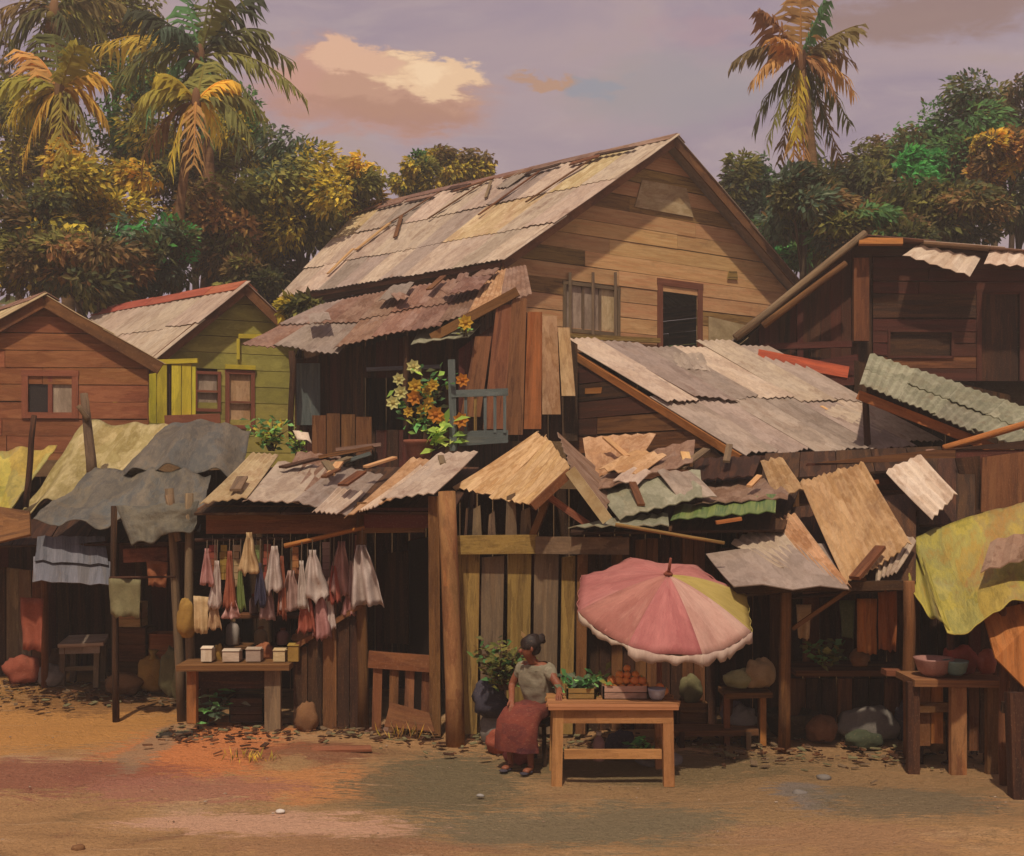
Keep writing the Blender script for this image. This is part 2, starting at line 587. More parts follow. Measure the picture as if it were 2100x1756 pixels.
# ------------------------------------------------------------------ the ground, one sheet to the horizon
def ground():
    xs = [-400, -200, -120, -80, -60, -45] + [-34 + i * 1.0 for i in range(22)] + [-12 + i * 0.4 for i in range(61)] + [13 + i for i in range(20)] + [36, 45, 60, 80, 120, 200, 400]
    ys = [-200, -100, -40, -15, -5, 0] + [3 + i * 0.35 for i in range(40)] + [17.2 + i * 0.6 for i in range(40)] + [42 + i * 3 for i in range(14)] + [90, 120, 170, 240, 330, 420]
    b = MB()
    for y in ys:
        for x in xs:
            z = gz(x, y)
            if 5 < y < 17:      # ruts and trodden soil in the lane
                z += 0.05 * mnoise.noise((x * 0.8, y * 1.6, 0.3)) + 0.02 * mnoise.noise((x * 3.1, y * 3.7, 4.0))
            b.v.append(Vector((x, y, z)))
    n = len(xs)
    for j in range(len(ys) - 1):
        for i in range(n - 1):
            b.face([j * n + i, j * n + i + 1, (j + 1) * n + i + 1, (j + 1) * n + i])
    m, g = new_mat('trodden_earth')
    gp = g.n('ShaderNodeNewGeometry').outputs['Position']
    v = g.vmath('MULTIPLY', gp, (0.55, 1.0, 0.5))
    nA = g.noise(v, 0.9, 7.0, 0.6, 0.6)
    vd = g.vmath('ADD', v, g.vmath('SCALE', g.vmath('SUBTRACT', nA[1], (0.5, 0.5, 0.5)), 1.0))
    col = g.ramp(nA[0], [lin('#836546'), lin('#a07a52'), lin('#ad855a'), lin('#b5916c')], lo=0.32, hi=0.68)
    nB = g.noise(g.vmath('ADD', v, (31, 7, 0)), 1.7, 7.0, 0.65, 1.0)[0]
    col = g.mix(g.math('MULTIPLY', g.smooth(nB, 0.55, 0.7), 0.6), col, lin('#6b5a3c'))
    nC = g.noise(g.vmath('ADD', v, (3, 57, 0)), 1.2, 6.0, 0.6, 1.2)[0]
    col = g.mix(g.math('MULTIPLY', g.smooth(nC, 0.55, 0.68), 0.55), col, lin('#80543f'))
    brk = g.math('MULTIPLY', g.math('SUBTRACT', g.noise(g.vmath('MULTIPLY', gp, (1.6, 6.0, 1.0)), 2.4, 9.0, 0.8, 0.3)[0], 0.5), 3.2)
    # bands of red clay, orange sand, grey mud, plus a painted grey green cast shadow
    wob = g.vmath('SCALE', g.vmath('SUBTRACT', nA[1], (0.5, 0.5, 0.5)), 1.1)
    pz = g.vmath('ADD', gp, g.vmath('ADD', wob, g.vmath('SCALE', g.vmath('SUBTRACT', g.noise(gp, 3.0, 6.0, 0.7)[1], (0.5, 0.5, 0.5)), 0.7)))
    for (px, py, rx, ry, c, op) in [(1250, 1640, 900, 120, '#84704e', 0.45), (1700, 1600, 500, 90, '#8c6f4e', 0.45), (120, 1480, 260, 60, '#c08848', 0.8), (420, 1535, 190, 60, '#c87a48', 0.9), (640, 1600, 190, 40, '#c48450', 0.8),
                                    (130, 1590, 280, 36, '#8a5444', 0.8), (400, 1615, 240, 34, '#a06c58', 0.8), (900, 1600, 190, 62, '#6b6148', 0.9),  # last one: cast shadow left of the table, painted as ground colour
                                    (1180, 1690, 360, 46, '#726850', 0.85), (560, 1690, 300, 26, '#c89c80', 0.85), (90, 1410, 150, 38, '#9c7038', 0.75), (620, 1545, 130, 24, '#7c4c38', 0.7), (320, 1530, 45, 50, '#8b8066', 0.6), (600, 1560, 60, 12, '#b89c68', 0.4),
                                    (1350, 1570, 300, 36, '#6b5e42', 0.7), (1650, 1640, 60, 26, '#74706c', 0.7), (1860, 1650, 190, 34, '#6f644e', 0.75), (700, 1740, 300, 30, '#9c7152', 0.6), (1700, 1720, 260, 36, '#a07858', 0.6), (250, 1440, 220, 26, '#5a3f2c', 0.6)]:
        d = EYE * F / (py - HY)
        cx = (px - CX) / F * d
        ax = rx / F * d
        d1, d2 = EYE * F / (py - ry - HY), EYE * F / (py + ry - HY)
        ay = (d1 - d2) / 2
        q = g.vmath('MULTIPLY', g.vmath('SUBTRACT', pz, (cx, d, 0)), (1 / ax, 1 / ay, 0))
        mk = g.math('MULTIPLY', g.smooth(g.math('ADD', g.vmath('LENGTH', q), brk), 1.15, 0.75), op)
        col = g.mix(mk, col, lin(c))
    strk = g.noise(g.vmath('MULTIPLY', gp, (0.35, 5.0, 1.0)), 2.2, 7.0, 0.7, 0.4)[0]
    col = g.mix(g.math('MULTIPLY', g.smooth(strk, 0.60, 0.68), 0.5), col, lin('#c4a482'))
    strd = g.noise(g.vmath('ADD', g.vmath('MULTIPLY', gp, (0.45, 4.0, 1.0)), (9, 3, 0)), 2.0, 7.0, 0.7, 0.4)[0]
    col = g.mix(g.math('MULTIPLY', g.smooth(strd, 0.6, 0.7), 0.45), col, lin('#5f4c34'))
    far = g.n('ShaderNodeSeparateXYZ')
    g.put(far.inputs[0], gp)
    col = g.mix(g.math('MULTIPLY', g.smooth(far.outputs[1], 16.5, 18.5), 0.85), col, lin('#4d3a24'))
    f = g.noise(gp, 14.0, 6.0, 0.7)[0]
    ff = g.noise(g.vmath('MULTIPLY', gp, (0.4, 1.0, 1.0)), 46.0, 4.0, 0.7)[0]
    grit = g.smooth(g.noise(g.vmath('MULTIPLY', gp, (0.7, 1.0, 1.0)), 60.0, 3.0, 0.8)[0], 0.58, 0.68)
    col = g.mix(g.math('MULTIPLY', grit, 0.22), col, lin('#54402c'))
    grit2 = g.smooth(g.noise(g.vmath('ADD', gp, (5, 5, 5)), 38.0, 3.0, 0.8)[0], 0.62, 0.7)
    col = g.mix(g.math('MULTIPLY', grit2, 0.45), col, lin('#c2a88a'))
    hs = g.n('ShaderNodeHueSaturation')
    g.put(hs.inputs['Color'], col)
    g.put(hs.inputs['Value'], g.math('ADD', 0.9, g.math('ADD', g.math('MULTIPLY', f, 0.42), g.math('MULTIPLY', ff, 0.34))))
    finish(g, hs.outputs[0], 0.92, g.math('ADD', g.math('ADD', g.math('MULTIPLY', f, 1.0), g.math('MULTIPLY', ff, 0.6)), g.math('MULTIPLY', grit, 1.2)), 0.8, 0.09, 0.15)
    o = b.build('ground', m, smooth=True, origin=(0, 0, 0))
    o['kind'] = 'structure'
    o['label'] = 'trodden lane of orange and brown earth rising to a wooded slope behind'


ground()


# ------------------------------------------------------------------ building blocks for shacks
def roof(root, bl, br, tr, tl, nx, ny, mats, seed=0, name='roof_sheet', waves=6, amp=0.014, ragged=0.06, lift=0.02, t=0.012, skip=()):
    """sheets laid over the quad, each a part; the lower ends are ragged and every sheet sits a little differently"""
    r = random.Random(seed * 31 + 5)
    bl, br, tr, tl = Vector(bl), Vector(br), Vector(tr), Vector(tl)
    n = (br - bl + tr - tl).cross(tl - bl + tr - br).normalized()
    H = ((tl - bl).length + (tr - br).length) / 2

    def at(u, v):
        return (bl * (1 - u) + br * u) * (1 - v) + (tl * (1 - u) + tr * u) * v
    for j in range(ny):
        for i in range(nx):
            if (i, j) in skip:
                continue
            u0, u1 = i / nx - 0.02 / nx, (i + 1) / nx + 0.10 / nx
            rg = ragged / H
            v0 = j / ny - (0.05 if j else 0) - r.uniform(0, rg) * 1.6
            v1 = (j + 1) / ny + r.uniform(-rg, rg) * 0.6
            off = 0.012 * (j + 1) + 0.007 * (i % 2) + r.uniform(0, lift)
            jt = [r.uniform(0, lift) for _ in range(4)]
            sk = [r.uniform(-rg, rg) * 0.5 for _ in range(4)]
            q = [at(u0, v0 + sk[0]) + n * (off + jt[0]), at(u1, v0 + sk[1]) + n * (off + jt[1] * 0.6),
                 at(u1, v1 + sk[2]) + n * (off * 0.6 + jt[2] * 0.5), at(u0, v1 + sk[3]) + n * (off * 0.6 + jt[3] * 0.5)]
            b = MB()
            b.sheet(*q, waves, amp, t, r.uniform(-0.01, 0.02), n)
            b.build(name, r.choice(mats), root)


def wall(root, O, E, prof, n, way, mats, seed=0, t=0.03, holes=(), name='plank', gap=0.012, jit=0.02, split=None, ragged=0.0, lean=0.0):
    """a boarded wall from O to E (left to right seen from outside); prof = top edge as (share of length, height) points;
    holes = (u0, u1, h0, h1) in metres; way 'h' or 'v'"""
    r = random.Random(seed * 17 + 3)
    O, E = Vector(O), Vector(E)
    L = (E - O).length
    U = (E - O) / L
    Z = Vector((0, 0, 1))
    N = Vector((U.x, U.y, 0)).normalized().cross(Z).normalized()

    def hi(u):
        s = u / L
        for (a, ha), (b, hb) in zip(prof, prof[1:]):
            if a <= s <= b + 1e-9:
                return ha + (hb - ha) * (s - a) / max(1e-9, b - a)
        return prof[-1][1] if s > 0.5 else prof[0][1]

    def pt(u, h, o=0.0):
        return O + U * u + Z * h + N * o
    if way == 'h':
        top = max(h for _, h in prof)
        K = 240
        for i in range(n):
            h0, h1 = top * i / n + gap / 2, top * (i + 1) / n - gap / 2
            hm = (h0 + h1) / 2

            def rng_(h):
                us = [k / K * L for k in range(K + 1) if hi(k / K * L) >= h - 1e-6]
                return (us[0], us[-1]) if us else None
            a, b_ = rng_(h0), rng_(h1)
            if a is None:
                continue
            if b_ is None:
                m = rng_(hm)
                if m is None:
                    continue
                b_ = m
            segs = [(a[0], a[1], b_[0], b_[1])]
            cuts = sorted([(u0, u1) for u0, u1, q0, q1 in holes if q0 < hm < q1])
            for u0, u1 in cuts:
                ns = []
                for s in segs:
                    if u1 <= s[0] or u0 >= s[1]:
                        ns.append(s)
                        continue
                    if u0 > s[0] + 0.03:
                        ns.append((s[0], u0, s[2], u0))
                    if u1 < s[1] - 0.03:
                        ns.append((u1, s[1], u1, s[3]))
                segs = ns
            out = []
            for s in segs:
                if split and s[1] - s[0] > split * 1.4:
                    c = (max(s[0], s[2]) + min(s[1], s[3])) / 2 + r.uniform(-0.25, 0.25) * (s[1] - s[0])
                    out += [(s[0], c - 0.006, s[2], c - 0.006), (c + 0.006, s[1], c + 0.006, s[3])]
                else:
                    out.append(s)
            for s in out:
                if s[1] - s[0] < 0.03:
                    continue
                o = r.uniform(0, jit)
                d0, d1 = r.uniform(-jit, jit) * 0.8, r.uniform(-jit, jit) * 0.8
                b = MB()
                b.slab(pt(s[0], h0 + d0, o), pt(s[1], h0 + d1, o), pt(s[3], h1 + d1 * 0.6, o - 0.006), pt(s[2], h1 + d0 * 0.6, o - 0.006), t, N)
                b.build(name, r.choice(mats), root)
    else:
        for i in range(n):
            u0, u1 = L * i / n + gap / 2, L * (i + 1) / n - gap / 2
            um = (u0 + u1) / 2
            segs = [(0.0, None)]
            for a0, a1, q0, q1 in sorted(holes, key=lambda q: q[2]):
                if a0 < um < a1:
                    s = segs.pop()
                    if q0 > s[0] + 0.05:
                        segs.append((s[0], q0))
                    if q1 < hi(um) - 0.05:
                        segs.append((q1, None))
                    elif not segs:
                        segs.append((9e9, None))
            for lo, up in segs:
                if lo > 1e8:
                    continue
                e = r.uniform(-ragged, ragged)
                t0 = (hi(u0) + e + r.uniform(-ragged, ragged) * 0.3) if up is None else up
                t1 = (hi(u1) + e + r.uniform(-ragged, ragged) * 0.3) if up is None else up
                if max(t0, t1) - lo < 0.04:
                    continue
                o = r.uniform(0, jit)
                ln = r.uniform(-lean, lean)
                b = MB()
                b.slab(pt(u0, lo, o), pt(u1, lo, o), pt(u1 + ln, t1, o), pt(u0 + ln, t0, o), t, N)
                b.build(name, r.choice(mats), root)


def beam(root, p, q, w, mat, name='beam', h=None, up=(0, 0, 1)):
    b = MB()
    b.beam(p, q, w, h, up)
    return b.build(name, mat, root)


def pole(root, p, q, r0, mat, name='post', r1=None, bend=0.02, seed=0):
    r = random.Random(seed + 11)
    p, q = Vector(p), Vector(q)
    pts = []
    L = (q - p).length
    for i in range(5):
        s = i / 4
        o = Vector((r.uniform(-1, 1), r.uniform(-1, 1), 0)) * bend * L * (1 if 0 < i < 4 else 0)
        pts.append(p.lerp(q, s) + o)
    b = MB()
    b.tube(pts, [r0 + ((r1 or r0 * 0.85) - r0) * i / 4 for i in range(5)], 8)
    return b.build(name, mat, root, True)


def panel(root, q, t, mat, name='panel', n=None):
    b = MB()
    b.slab(*q, t, n)
    return b.build(name, mat, root)


def loose(root, q, mat, waves=5, amp=0.012, name='roof_sheet', sag=0.015, rows=3):
    b = MB()
    b.sheet(*q, waves, amp, 0.012, sag, None, rows)
    return b.build(name, mat, root)


def scraps(root, bl, br, tr, tl, k, mats, seed, size=(0.4, 1.0), lift=0.03):
    """odd sheets and boards thrown over a roof to weigh it down or patch it"""
    r = random.Random(seed * 13 + 1)
    bl, br, tr, tl = Vector(bl), Vector(br), Vector(tr), Vector(tl)
    n = (br - bl + tr - tl).cross(tl - bl + tr - br).normalized()
    for i in range(k):
        u, v = r.uniform(.08, .92), r.uniform(.1, .9)
        c = (bl * (1 - u) + br * u) * (1 - v) + (tl * (1 - u) + tr * u) * v + n * (lift + .008 * (i % 3))
        up = ((tl - bl) * (1 - u) + (tr - br) * u).normalized()
        up = Matrix.Rotation(r.uniform(-.5, .5), 3, n) @ up
        sd_ = up.cross(n).normalized()
        h = r.uniform(*size) / 2
        w = h * r.uniform(.25, .7)
        b = MB()
        t0, t1 = r.uniform(0, .05), r.uniform(0, .05)
        if r.random() < .6:
            b.sheet(c - sd_ * w - up * h, c + sd_ * w - up * h * r.uniform(.85, 1), c + sd_ * w * r.uniform(.8, 1) + up * h + n * t0, c - sd_ * w + up * h * r.uniform(.8, 1) + n * t1, max(2, int(w * 2 / .13)), .014, .012, -.01, n, 3)
            b.build('roof_sheet', r.choice(mats), root)
        else:
            b.beam(c - up * h, c + up * h + n * t0, .1 * r.uniform(.7, 1.4), .03, n)
            b.build('roof_batten', r.choice([W_BROWN, W_DARK, W_GREY, W_TAN]), root)


class Face:
    """a vertical wall plane through O along U; turns a seen point into (u, height above O) on it"""
    def __init__(s, O, U):
        s.O = Vector(O)
        s.U = Vector((U[0], U[1], 0)).normalized()
        s.N = s.U.cross(Vector((0, 0, 1)))

    def uh(s, x, y):
        k = (x - CX) / F
        u = (s.O.y * k - s.O.x) / (s.U.x - s.U.y * k)
        d = s.O.y + s.U.y * u
        return u, EYE - (y - HY) / F * d - s.O.z

    def pt(s, u, h, o=0.0):
        return s.O + s.U * u + Vector((0, 0, h)) + s.N * o

    def hole(s, x0, x1, y0, y1):
        a, b = s.uh(x0, y1), s.uh(x1, y0)
        a2, b2 = s.uh(x0, y0), s.uh(x1, y1)
        return (a[0], b[0], (a[1] + b2[1]) / 2, (b[1] + a2[1]) / 2)


def window(root, f, h, fw, fmat, pane, n_sash=1, name='window', inner=None, depth=0.05, door=False):
    """frame, pane(s) and mullion set in the hole h of wall face f"""
    u0, u1, a, b = h
    m = MB()
    Z = Vector((0, 0, 1))
    o = 0.035
    m.slab(f.pt(u0 - fw, a - (0 if door else fw), o), f.pt(u0, a - (0 if door else fw), o), f.pt(u0, b, o), f.pt(u0 - fw, b, o), depth, f.N)
    m.slab(f.pt(u1, a - (0 if door else fw), o), f.pt(u1 + fw, a - (0 if door else fw), o), f.pt(u1 + fw, b, o), f.pt(u1, b, o), depth, f.N)
    m.slab(f.pt(u0 - fw * 1.1, b, o + 0.003), f.pt(u1 + fw * 1.1, b, o + 0.003), f.pt(u1 + fw * 1.1, b + fw, o + 0.003), f.pt(u0 - fw * 1.1, b + fw, o + 0.003), depth, f.N)
    if not door:
        m.slab(f.pt(u0, a - fw, o), f.pt(u1, a - fw, o), f.pt(u1, a, o), f.pt(u0, a, o), depth, f.N)
    fr = m.build('door_frame' if door else name, fmat, root)
    ps = pane if isinstance(pane, (list, tuple)) else [pane] * n_sash
    k = len(ps)
    for i, p in enumerate(ps):
        if p is None:
            continue
        c0, c1 = u0 + (u1 - u0) * i / k, u0 + (u1 - u0) * (i + 1) / k
        q = MB()
        q.slab(f.pt(c0 + 0.012, a, -0.03), f.pt(c1 - 0.012, a, -0.03), f.pt(c1 - 0.012, b, -0.03), f.pt(c0 + 0.012, b, -0.03), 0.02, f.N)
        q.build('door' if door else 'pane', p, root if door else fr)
    for i in range(1, k):
        c = u0 + (u1 - u0) * i / k
        q = MB()
        q.slab(f.pt(c - fw * 0.35, a, 0.01), f.pt(c + fw * 0.35, a, 0.01), f.pt(c + fw * 0.35, b, 0.01), f.pt(c - fw * 0.35, b, 0.01), 0.04, f.N)
        q.build('mullion', fmat, fr)
    return fr


def gable_house(root, C0, gdir, rdir, W, z_eave, z_peak, Ln, base, front, side, roofm, fn, seed, holes=(), way='h', nboards=10, over=0.45, sheets=8, cap=None, barge=W_DARK, peak=0.5, jit=0.012, ridge_ext=0.0, split=2.6, rows=2):
    """a hollow gabled house: C0 = near corner of the gable wall, gdir along the gable, rdir along the ridge"""
    Z = Vector((0, 0, 1))
    gd = Vector((gdir[0], gdir[1], 0)).normalized()
    rd = Vector((rdir[0], rdir[1], 0)).normalized()
    A = Vector((C0[0], C0[1], base))
    B = A + gd * W
    he, hp = z_eave - base, z_peak - base
    wall(root, A, B, [(0, he), (peak, hp), (1, he)], nboards, way, front, seed, holes=holes, jit=jit, split=split)
    wall(root, A + rd * Ln, A, [(0, he), (1, he)], max(4, int(he / 0.33)), 'h', side, seed + 1, split=3.0)
    wall(root, B, B + rd * Ln, [(0, he), (1, he)], max(4, int(he / 0.33)), 'h', side, seed + 2, split=3.0)
    wall(root, B + rd * Ln, A + rd * Ln, [(0, he), (1 - peak, hp), (1, he)], nboards, 'h', side, seed + 3, split=3.0)
    pk = A + gd * (W * peak) + Z * hp
    eL, eR = A + Z * he, B + Z * he
    sL, sR = (eL - pk).normalized(), (eR - pk).normalized()
    f = -rd * over
    o = Z * 0.06
    roof(root, eL + sL * over + rd * (Ln + over * 0.5) + o, eL + sL * over + f + o, pk + f + o, pk + rd * (Ln + ridge_ext) + o, sheets, rows, roofm, seed + 4)
    roof(root, eR + sR * over + f + o, eR + sR * over + rd * (Ln + over * 0.5) + o, pk + rd * (Ln + ridge_ext) + o, pk + f + o, max(3, sheets * 2 // 3), 2, roofm, seed + 5)
    if cap:
        k = 5
        for i in range(k):
            a0 = pk + f * 1.1 + (rd * (Ln + ridge_ext + over)) * (i / k) + Z * (0.13 + 0.01 * (i % 2))
            a1 = pk + f * 1.1 + (rd * (Ln + ridge_ext + over)) * ((i + 1.05) / k) + Z * (0.13 + 0.01 * (i % 2))
            b = MB()
            w = 0.34
            b.slab(a1 + sL * w, a0 + sL * w, a0, a1, 0.012)
            b.slab(a0 + sR * w, a1 + sR * w, a1, a0, 0.012)
            b.build('ridge_cap', cap, root)
    for e, s in ((eL, sL), (eR, sR)):
        b = MB()
        b.beam(pk + f * 0.93 - Z * 0.05, e + s * over * 0.9 + f * 0.93 - Z * 0.05, 0.05, 0.24, up=Z)
        b.build('barge_board', barge, root)
        b = MB()
        b.beam(e + s * over * 0.6 + f * 0.6 - Z * 0.1, e + s * over * 0.6 + rd * Ln - Z * 0.1, 0.08, 0.1)
        b.build('eave_beam', barge, root)
    return pk


# ------------------------------------------------------------------ the big gabled house on the rise
C0 = Vector((-0.26, 27.33, 6.0))
t = thing('gabled_house', 'large tan timber house with long pale sheet roof and red framed door', 'house', (2, 29, gz(2, 29)))
f1 = Face(C0, (0.82, 0.57))
hd = f1.hole(1358, 1430, 590, 742)
hw = f1.hole(1160, 1265, 590, 678)
hv = f1.hole(1300, 1420, 378, 436)
hd2 = (hd[0], hd[1], 0.02, hd[3])
gable_house(t, C0, (0.82, 0.57), (-0.753, 0.657), 9.88, 8.30, 11.76, 7.5, 6.0, [W_TAN, W_TAN, W_TAN, W_OCHRE], [W_DARK, W_BROWN, W_MAROON],
            [S_PALE, S_PALE, S_PALE, S_CREAM, S_GREY], f1, 1, holes=[hd2, (hw[0], hw[1], hw[2], hw[3])], nboards=15, over=0.5, sheets=10, cap=S_RUST, barge=W_BROWN, ridge_ext=4.0, rows=3)
window(t, f1, hd2, 0.17, W_FRAME, [None], door=True)
window(t, f1, hw, 0.09, W_GREY, [SHUTTER, SHUTTER, S_CREAM])
panel(t, [f1.pt(hv[0], hv[2], 0.04), f1.pt(hv[1], hv[2], 0.04), f1.pt(hv[1] - 0.25, hv[3], 0.04), f1.pt(hv[0] + 0.25, hv[3], 0.04)], 0.03, S_CREAM, 'attic_panel', f1.N)
q = f1.hole(1452, 1545, 655, 715)
panel(t, [f1.pt(q[0], 0.1, 0.045), f1.pt(q[1], 0.1, 0.045), f1.pt(q[1] - 0.1, q[3] - 0.15, 0.045), f1.pt(q[0], q[3], 0.045)], 0.03, PL_STONE, 'plaster_patch', f1.N)
a, b_ = f1.uh(1150, 690), f1.uh(1345, 700)
beam(t, f1.pt(a[0], a[1], 0.12), f1.pt(b_[0], b_[1], 0.12), 0.12, W_OCHRE, 'sill_beam')
for xx in (1165, 1212, 1258):
    u, h = f1.uh(xx, 560)
    u2, h2 = f1.uh(xx, 690)
    beam(t, f1.pt(u, h2, 0.08), f1.pt(u, h, 0.08), 0.07, W_GREY, 'window_bar')
for (xx, yy, s) in ((1500, 565, 0.2),):
    u, h = f1.uh(xx, yy)
    panel(t, [f1.pt(u - s, h - s * 0.6, 0.05), f1.pt(u + s, h - s * 0.5, 0.05), f1.pt(u + s * 0.8, h + s * 0.6, 0.05), f1.pt(u - s * 0.7, h + s * 0.5, 0.05)], 0.02, W_OCHRE, 'patch_board', f1.N)

rd_ = Vector((-0.753, 0.657, 0)).normalized()
gd_ = Vector((0.82, 0.57, 0)).normalized()
pk_ = C0 + gd_ * 4.94 + Vector((0, 0, 5.76))
sl_ = (C0 + Vector((0, 0, 2.30)) - pk_).normalized()
nm_ = rd_.cross(sl_).normalized()
nm_ = nm_ if nm_.z > 0 else -nm_
rr_ = random.Random(44)
for k in range(9):
    a = 0.3 + k * 1.2 + rr_.uniform(-.2, .2)
    b0 = pk_ + rd_ * a + sl_ * rr_.uniform(0.35, 0.75) + nm_ * 0.17
    b1 = pk_ + rd_ * (a + rr_.uniform(0.8, 1.5)) + sl_ * rr_.uniform(0.35, 0.8) + nm_ * 0.17
    b = MB()
    b.beam(b0, b1, rr_.uniform(.12, .26), .03, nm_)
    b.build('roof_batten', rr_.choice([W_DARK, W_BROWN, S_RUST]), t)
e0_ = C0 + Vector((0, 0, 2.3)) + nm_ * .13
scraps(t, e0_ + rd_ * 7, e0_ + rd_ * .3, pk_ + nm_ * .13 + rd_ * .3, pk_ + nm_ * .13 + rd_ * 10, 5, [S_PALE, S_RUST, S_GREY, S_CREAM], 5, (0.9, 2.4), .02)
for k in range(4):
    a = 1.5 + k * 2.0 + rr_.uniform(-.3, .3)
    b = MB()
    b.beam(pk_ + rd_ * a + sl_ * 0.5 + nm_ * .16, pk_ + rd_ * (a + rr_.uniform(-.2, .2)) + sl_ * rr_.uniform(1.8, 3.5) + nm_ * .16, .07, .03, nm_)
    b.build('roof_batten', W_BROWN, t)

# ------------------------------------------------------------------ the olive green house
C2 = Vector((-7.85, 26.0, 3.3))
t = thing('green_house', 'olive green house with red ridge capping and yellow boards under its gable', 'house', (-6.5, 27, gz(-6.5, 27)))
f2 = Face(C2, (0.9, 0.43))
h1, h2 = f2.hole(404, 446, 768, 838), f2.hole(470, 514, 768, 872)
gable_house(t, C2, (0.9, 0.43), (-0.753, 0.657), 3.5, 5.89, 7.45, 6.0, 3.3, [PL_GREEN], [PL_GREEN, PL_YELL], [S_PALE, S_PALE, S_RUST, S_PALE], f2, 20,
            holes=[h1, h2], nboards=11, over=0.3, sheets=5, cap=S_REDCAP, barge=W_BROWN, jit=0.004, split=None)
window(t, f2, h1, 0.07, W_FRAME, [SHUTTER])
window(t, f2, h2, 0.09, W_FRAME, [S_TAN])
for hh, pv in ((h1, 0.5), (h2, 0.45)):
    m = hh[2] + (hh[3] - hh[2]) * pv
    beam(t, f2.pt(hh[0], m, 0.02), f2.pt(hh[1], m, 0.02), 0.05, W_FRAME, 'transom')
fy = Face(P(300, 880, 25.0), (1, 0.04))
for k, (x0, x1, y0) in enumerate(((301, 321, 742), (322, 343, 745), (352, 372, 748), (373, 393, 744), (394, 402, 752))):
    a, b_ = fy.uh(x0, 868), fy.uh(x1, y0)
    panel(t, [fy.pt(a[0], a[1]), fy.pt(b_[0] - 0.01, a[1]), fy.pt(b_[0] - 0.01, b_[1]), fy.pt(a[0], b_[1])], 0.04, PL_YELL, 'yellow_board', fy.N)
beam(t, P(297, 744, 25.05), P(406, 740, 25.05), 0.1, PL_YELL, 'lintel')
ya, yb, yc = f2.uh(488, 690), f2.uh(575, 690), f2.uh(488, 738)
beam(t, f2.pt(ya[0], ya[1], .05), f2.pt(yb[0], ya[1] + .03, .05), 0.05, PL_YELL, 'trim_board', 0.1)
beam(t, f2.pt(ya[0], ya[1] - .06, .05), f2.pt(ya[0], yc[1], .05), 0.07, PL_YELL, 'trim_board', 0.05)
beam(t, f2.pt(h2[0] - .1, h2[3] + .16, .05), f2.pt(h2[1] + .1, h2[3] + .16, .05), 0.05, PL_YELL, 'trim_board', 0.1)
beam(t, P(338, 862, 24.9), P(452, 858, 25.1), 0.12, W_FRAME, 'sill_board', 0.2)
beam(t, P(347, 742, 25.15), P(347, 868, 25.15), 0.07, W_DARK, 'post')

# ------------------------------------------------------------------ the terracotta house at the edge
C3 = Vector((-11.4, 23.0, 2.9))
t = thing('terracotta_house', 'orange brown boarded house with a small red framed window beside the green house', 'house', (-9.2, 24, gz(-9.2, 24)))
f3 = Face(C3, (1, 0.1))
h3 = f3.hole(58, 148, 772, 846)
gable_house(t, C3, (1, 0.1), (-0.65, 0.76), 4.15, 5.40, 6.63, 6.5, 2.9, [PL_ORANGE], [PL_ORANGE, W_BROWN], [S_PALE, S_CREAM, S_RUST], f3, 30,
            holes=[h3], nboards=11, over=0.2, sheets=6, cap=S_RUST, barge=W_BROWN, split=2.5)
window(t, f3, h3, 0.12, W_FRAME, [GLASS_DARK, SHUTTER])

# ------------------------------------------------------------------ the low house with the rusty roof
t = thing('rusty_roofed_house', 'low dark house under a sagging rusty roof with an open veranda and flowers', 'house', (-2.4, 22.5, gz(-2.4, 22.5)))
roof(t, P(497, 706, 21), P(690, 722, 20.5), P(790, 600, 23.8), P(655, 628, 23.8), 3, 2, [S_RUST, S_RUST, S_GREY], 41, ragged=0.12)
roof(t, P(690, 712, 20.5), P(900, 664, 20.5), P(960, 570, 24), P(790, 600, 23.8), 3, 2, [S_RUST], 42, ragged=0.12)
roof(t, P(900, 662, 20.6), P(1085, 606, 20.5), P(1075, 545, 24), P(960, 570, 24), 3, 1, [S_RUST, S_TAN, S_RUST], 43, ragged=0.12)
scraps(t, P(520, 700, 20.9), P(1060, 612, 20.6), P(1060, 552, 23.8), P(680, 622, 23.6), 8, [S_RUST, S_GREY, S_RUST], 4, (0.6, 1.5), .1)
loose(t, [P(842, 706, 20.2), P(960, 690, 20.2), P(985, 664, 21), P(860, 672, 21)], S_GREEN, 4)
fw = Face((-3.95, 21.3, 2.95), (1, 0))
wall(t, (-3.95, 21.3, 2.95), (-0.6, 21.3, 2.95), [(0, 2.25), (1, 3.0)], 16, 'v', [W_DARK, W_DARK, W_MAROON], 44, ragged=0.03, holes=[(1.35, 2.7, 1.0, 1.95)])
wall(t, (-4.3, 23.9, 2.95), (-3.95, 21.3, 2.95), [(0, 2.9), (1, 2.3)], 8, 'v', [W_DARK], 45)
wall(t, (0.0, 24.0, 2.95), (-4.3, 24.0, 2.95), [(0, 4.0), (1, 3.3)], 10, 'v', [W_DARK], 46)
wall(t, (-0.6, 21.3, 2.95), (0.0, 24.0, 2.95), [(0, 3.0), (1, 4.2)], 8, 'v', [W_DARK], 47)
panel(t, [P(608, 872, 21.1), P(656, 872, 21.1), P(656, 745, 21.1), P(608, 745, 21.1)], 0.05, W_TEAL, 'shutter')
beam(t, P(752, 758, 21.1), P(905, 752, 21.1), 0.07, T_BLUE, 'window_sill')
for i, (x0, x1, y0, y1) in enumerate(((640, 668, 852, 932), (670, 697, 848, 935), (700, 728, 850, 930), (730, 762, 855, 934))):
    panel(t, [P(x0, y1, 20.9), P(x1, y1, 20.9), P(x1, y0, 20.9), P(x0, y0, 20.9)], 0.04, W_BROWN, 'skirting_plank')
beam(t, P(885, 694, 20.4), P(1062, 598, 20.3), 0.1, W_BROWN, 'rafter', 0.16)
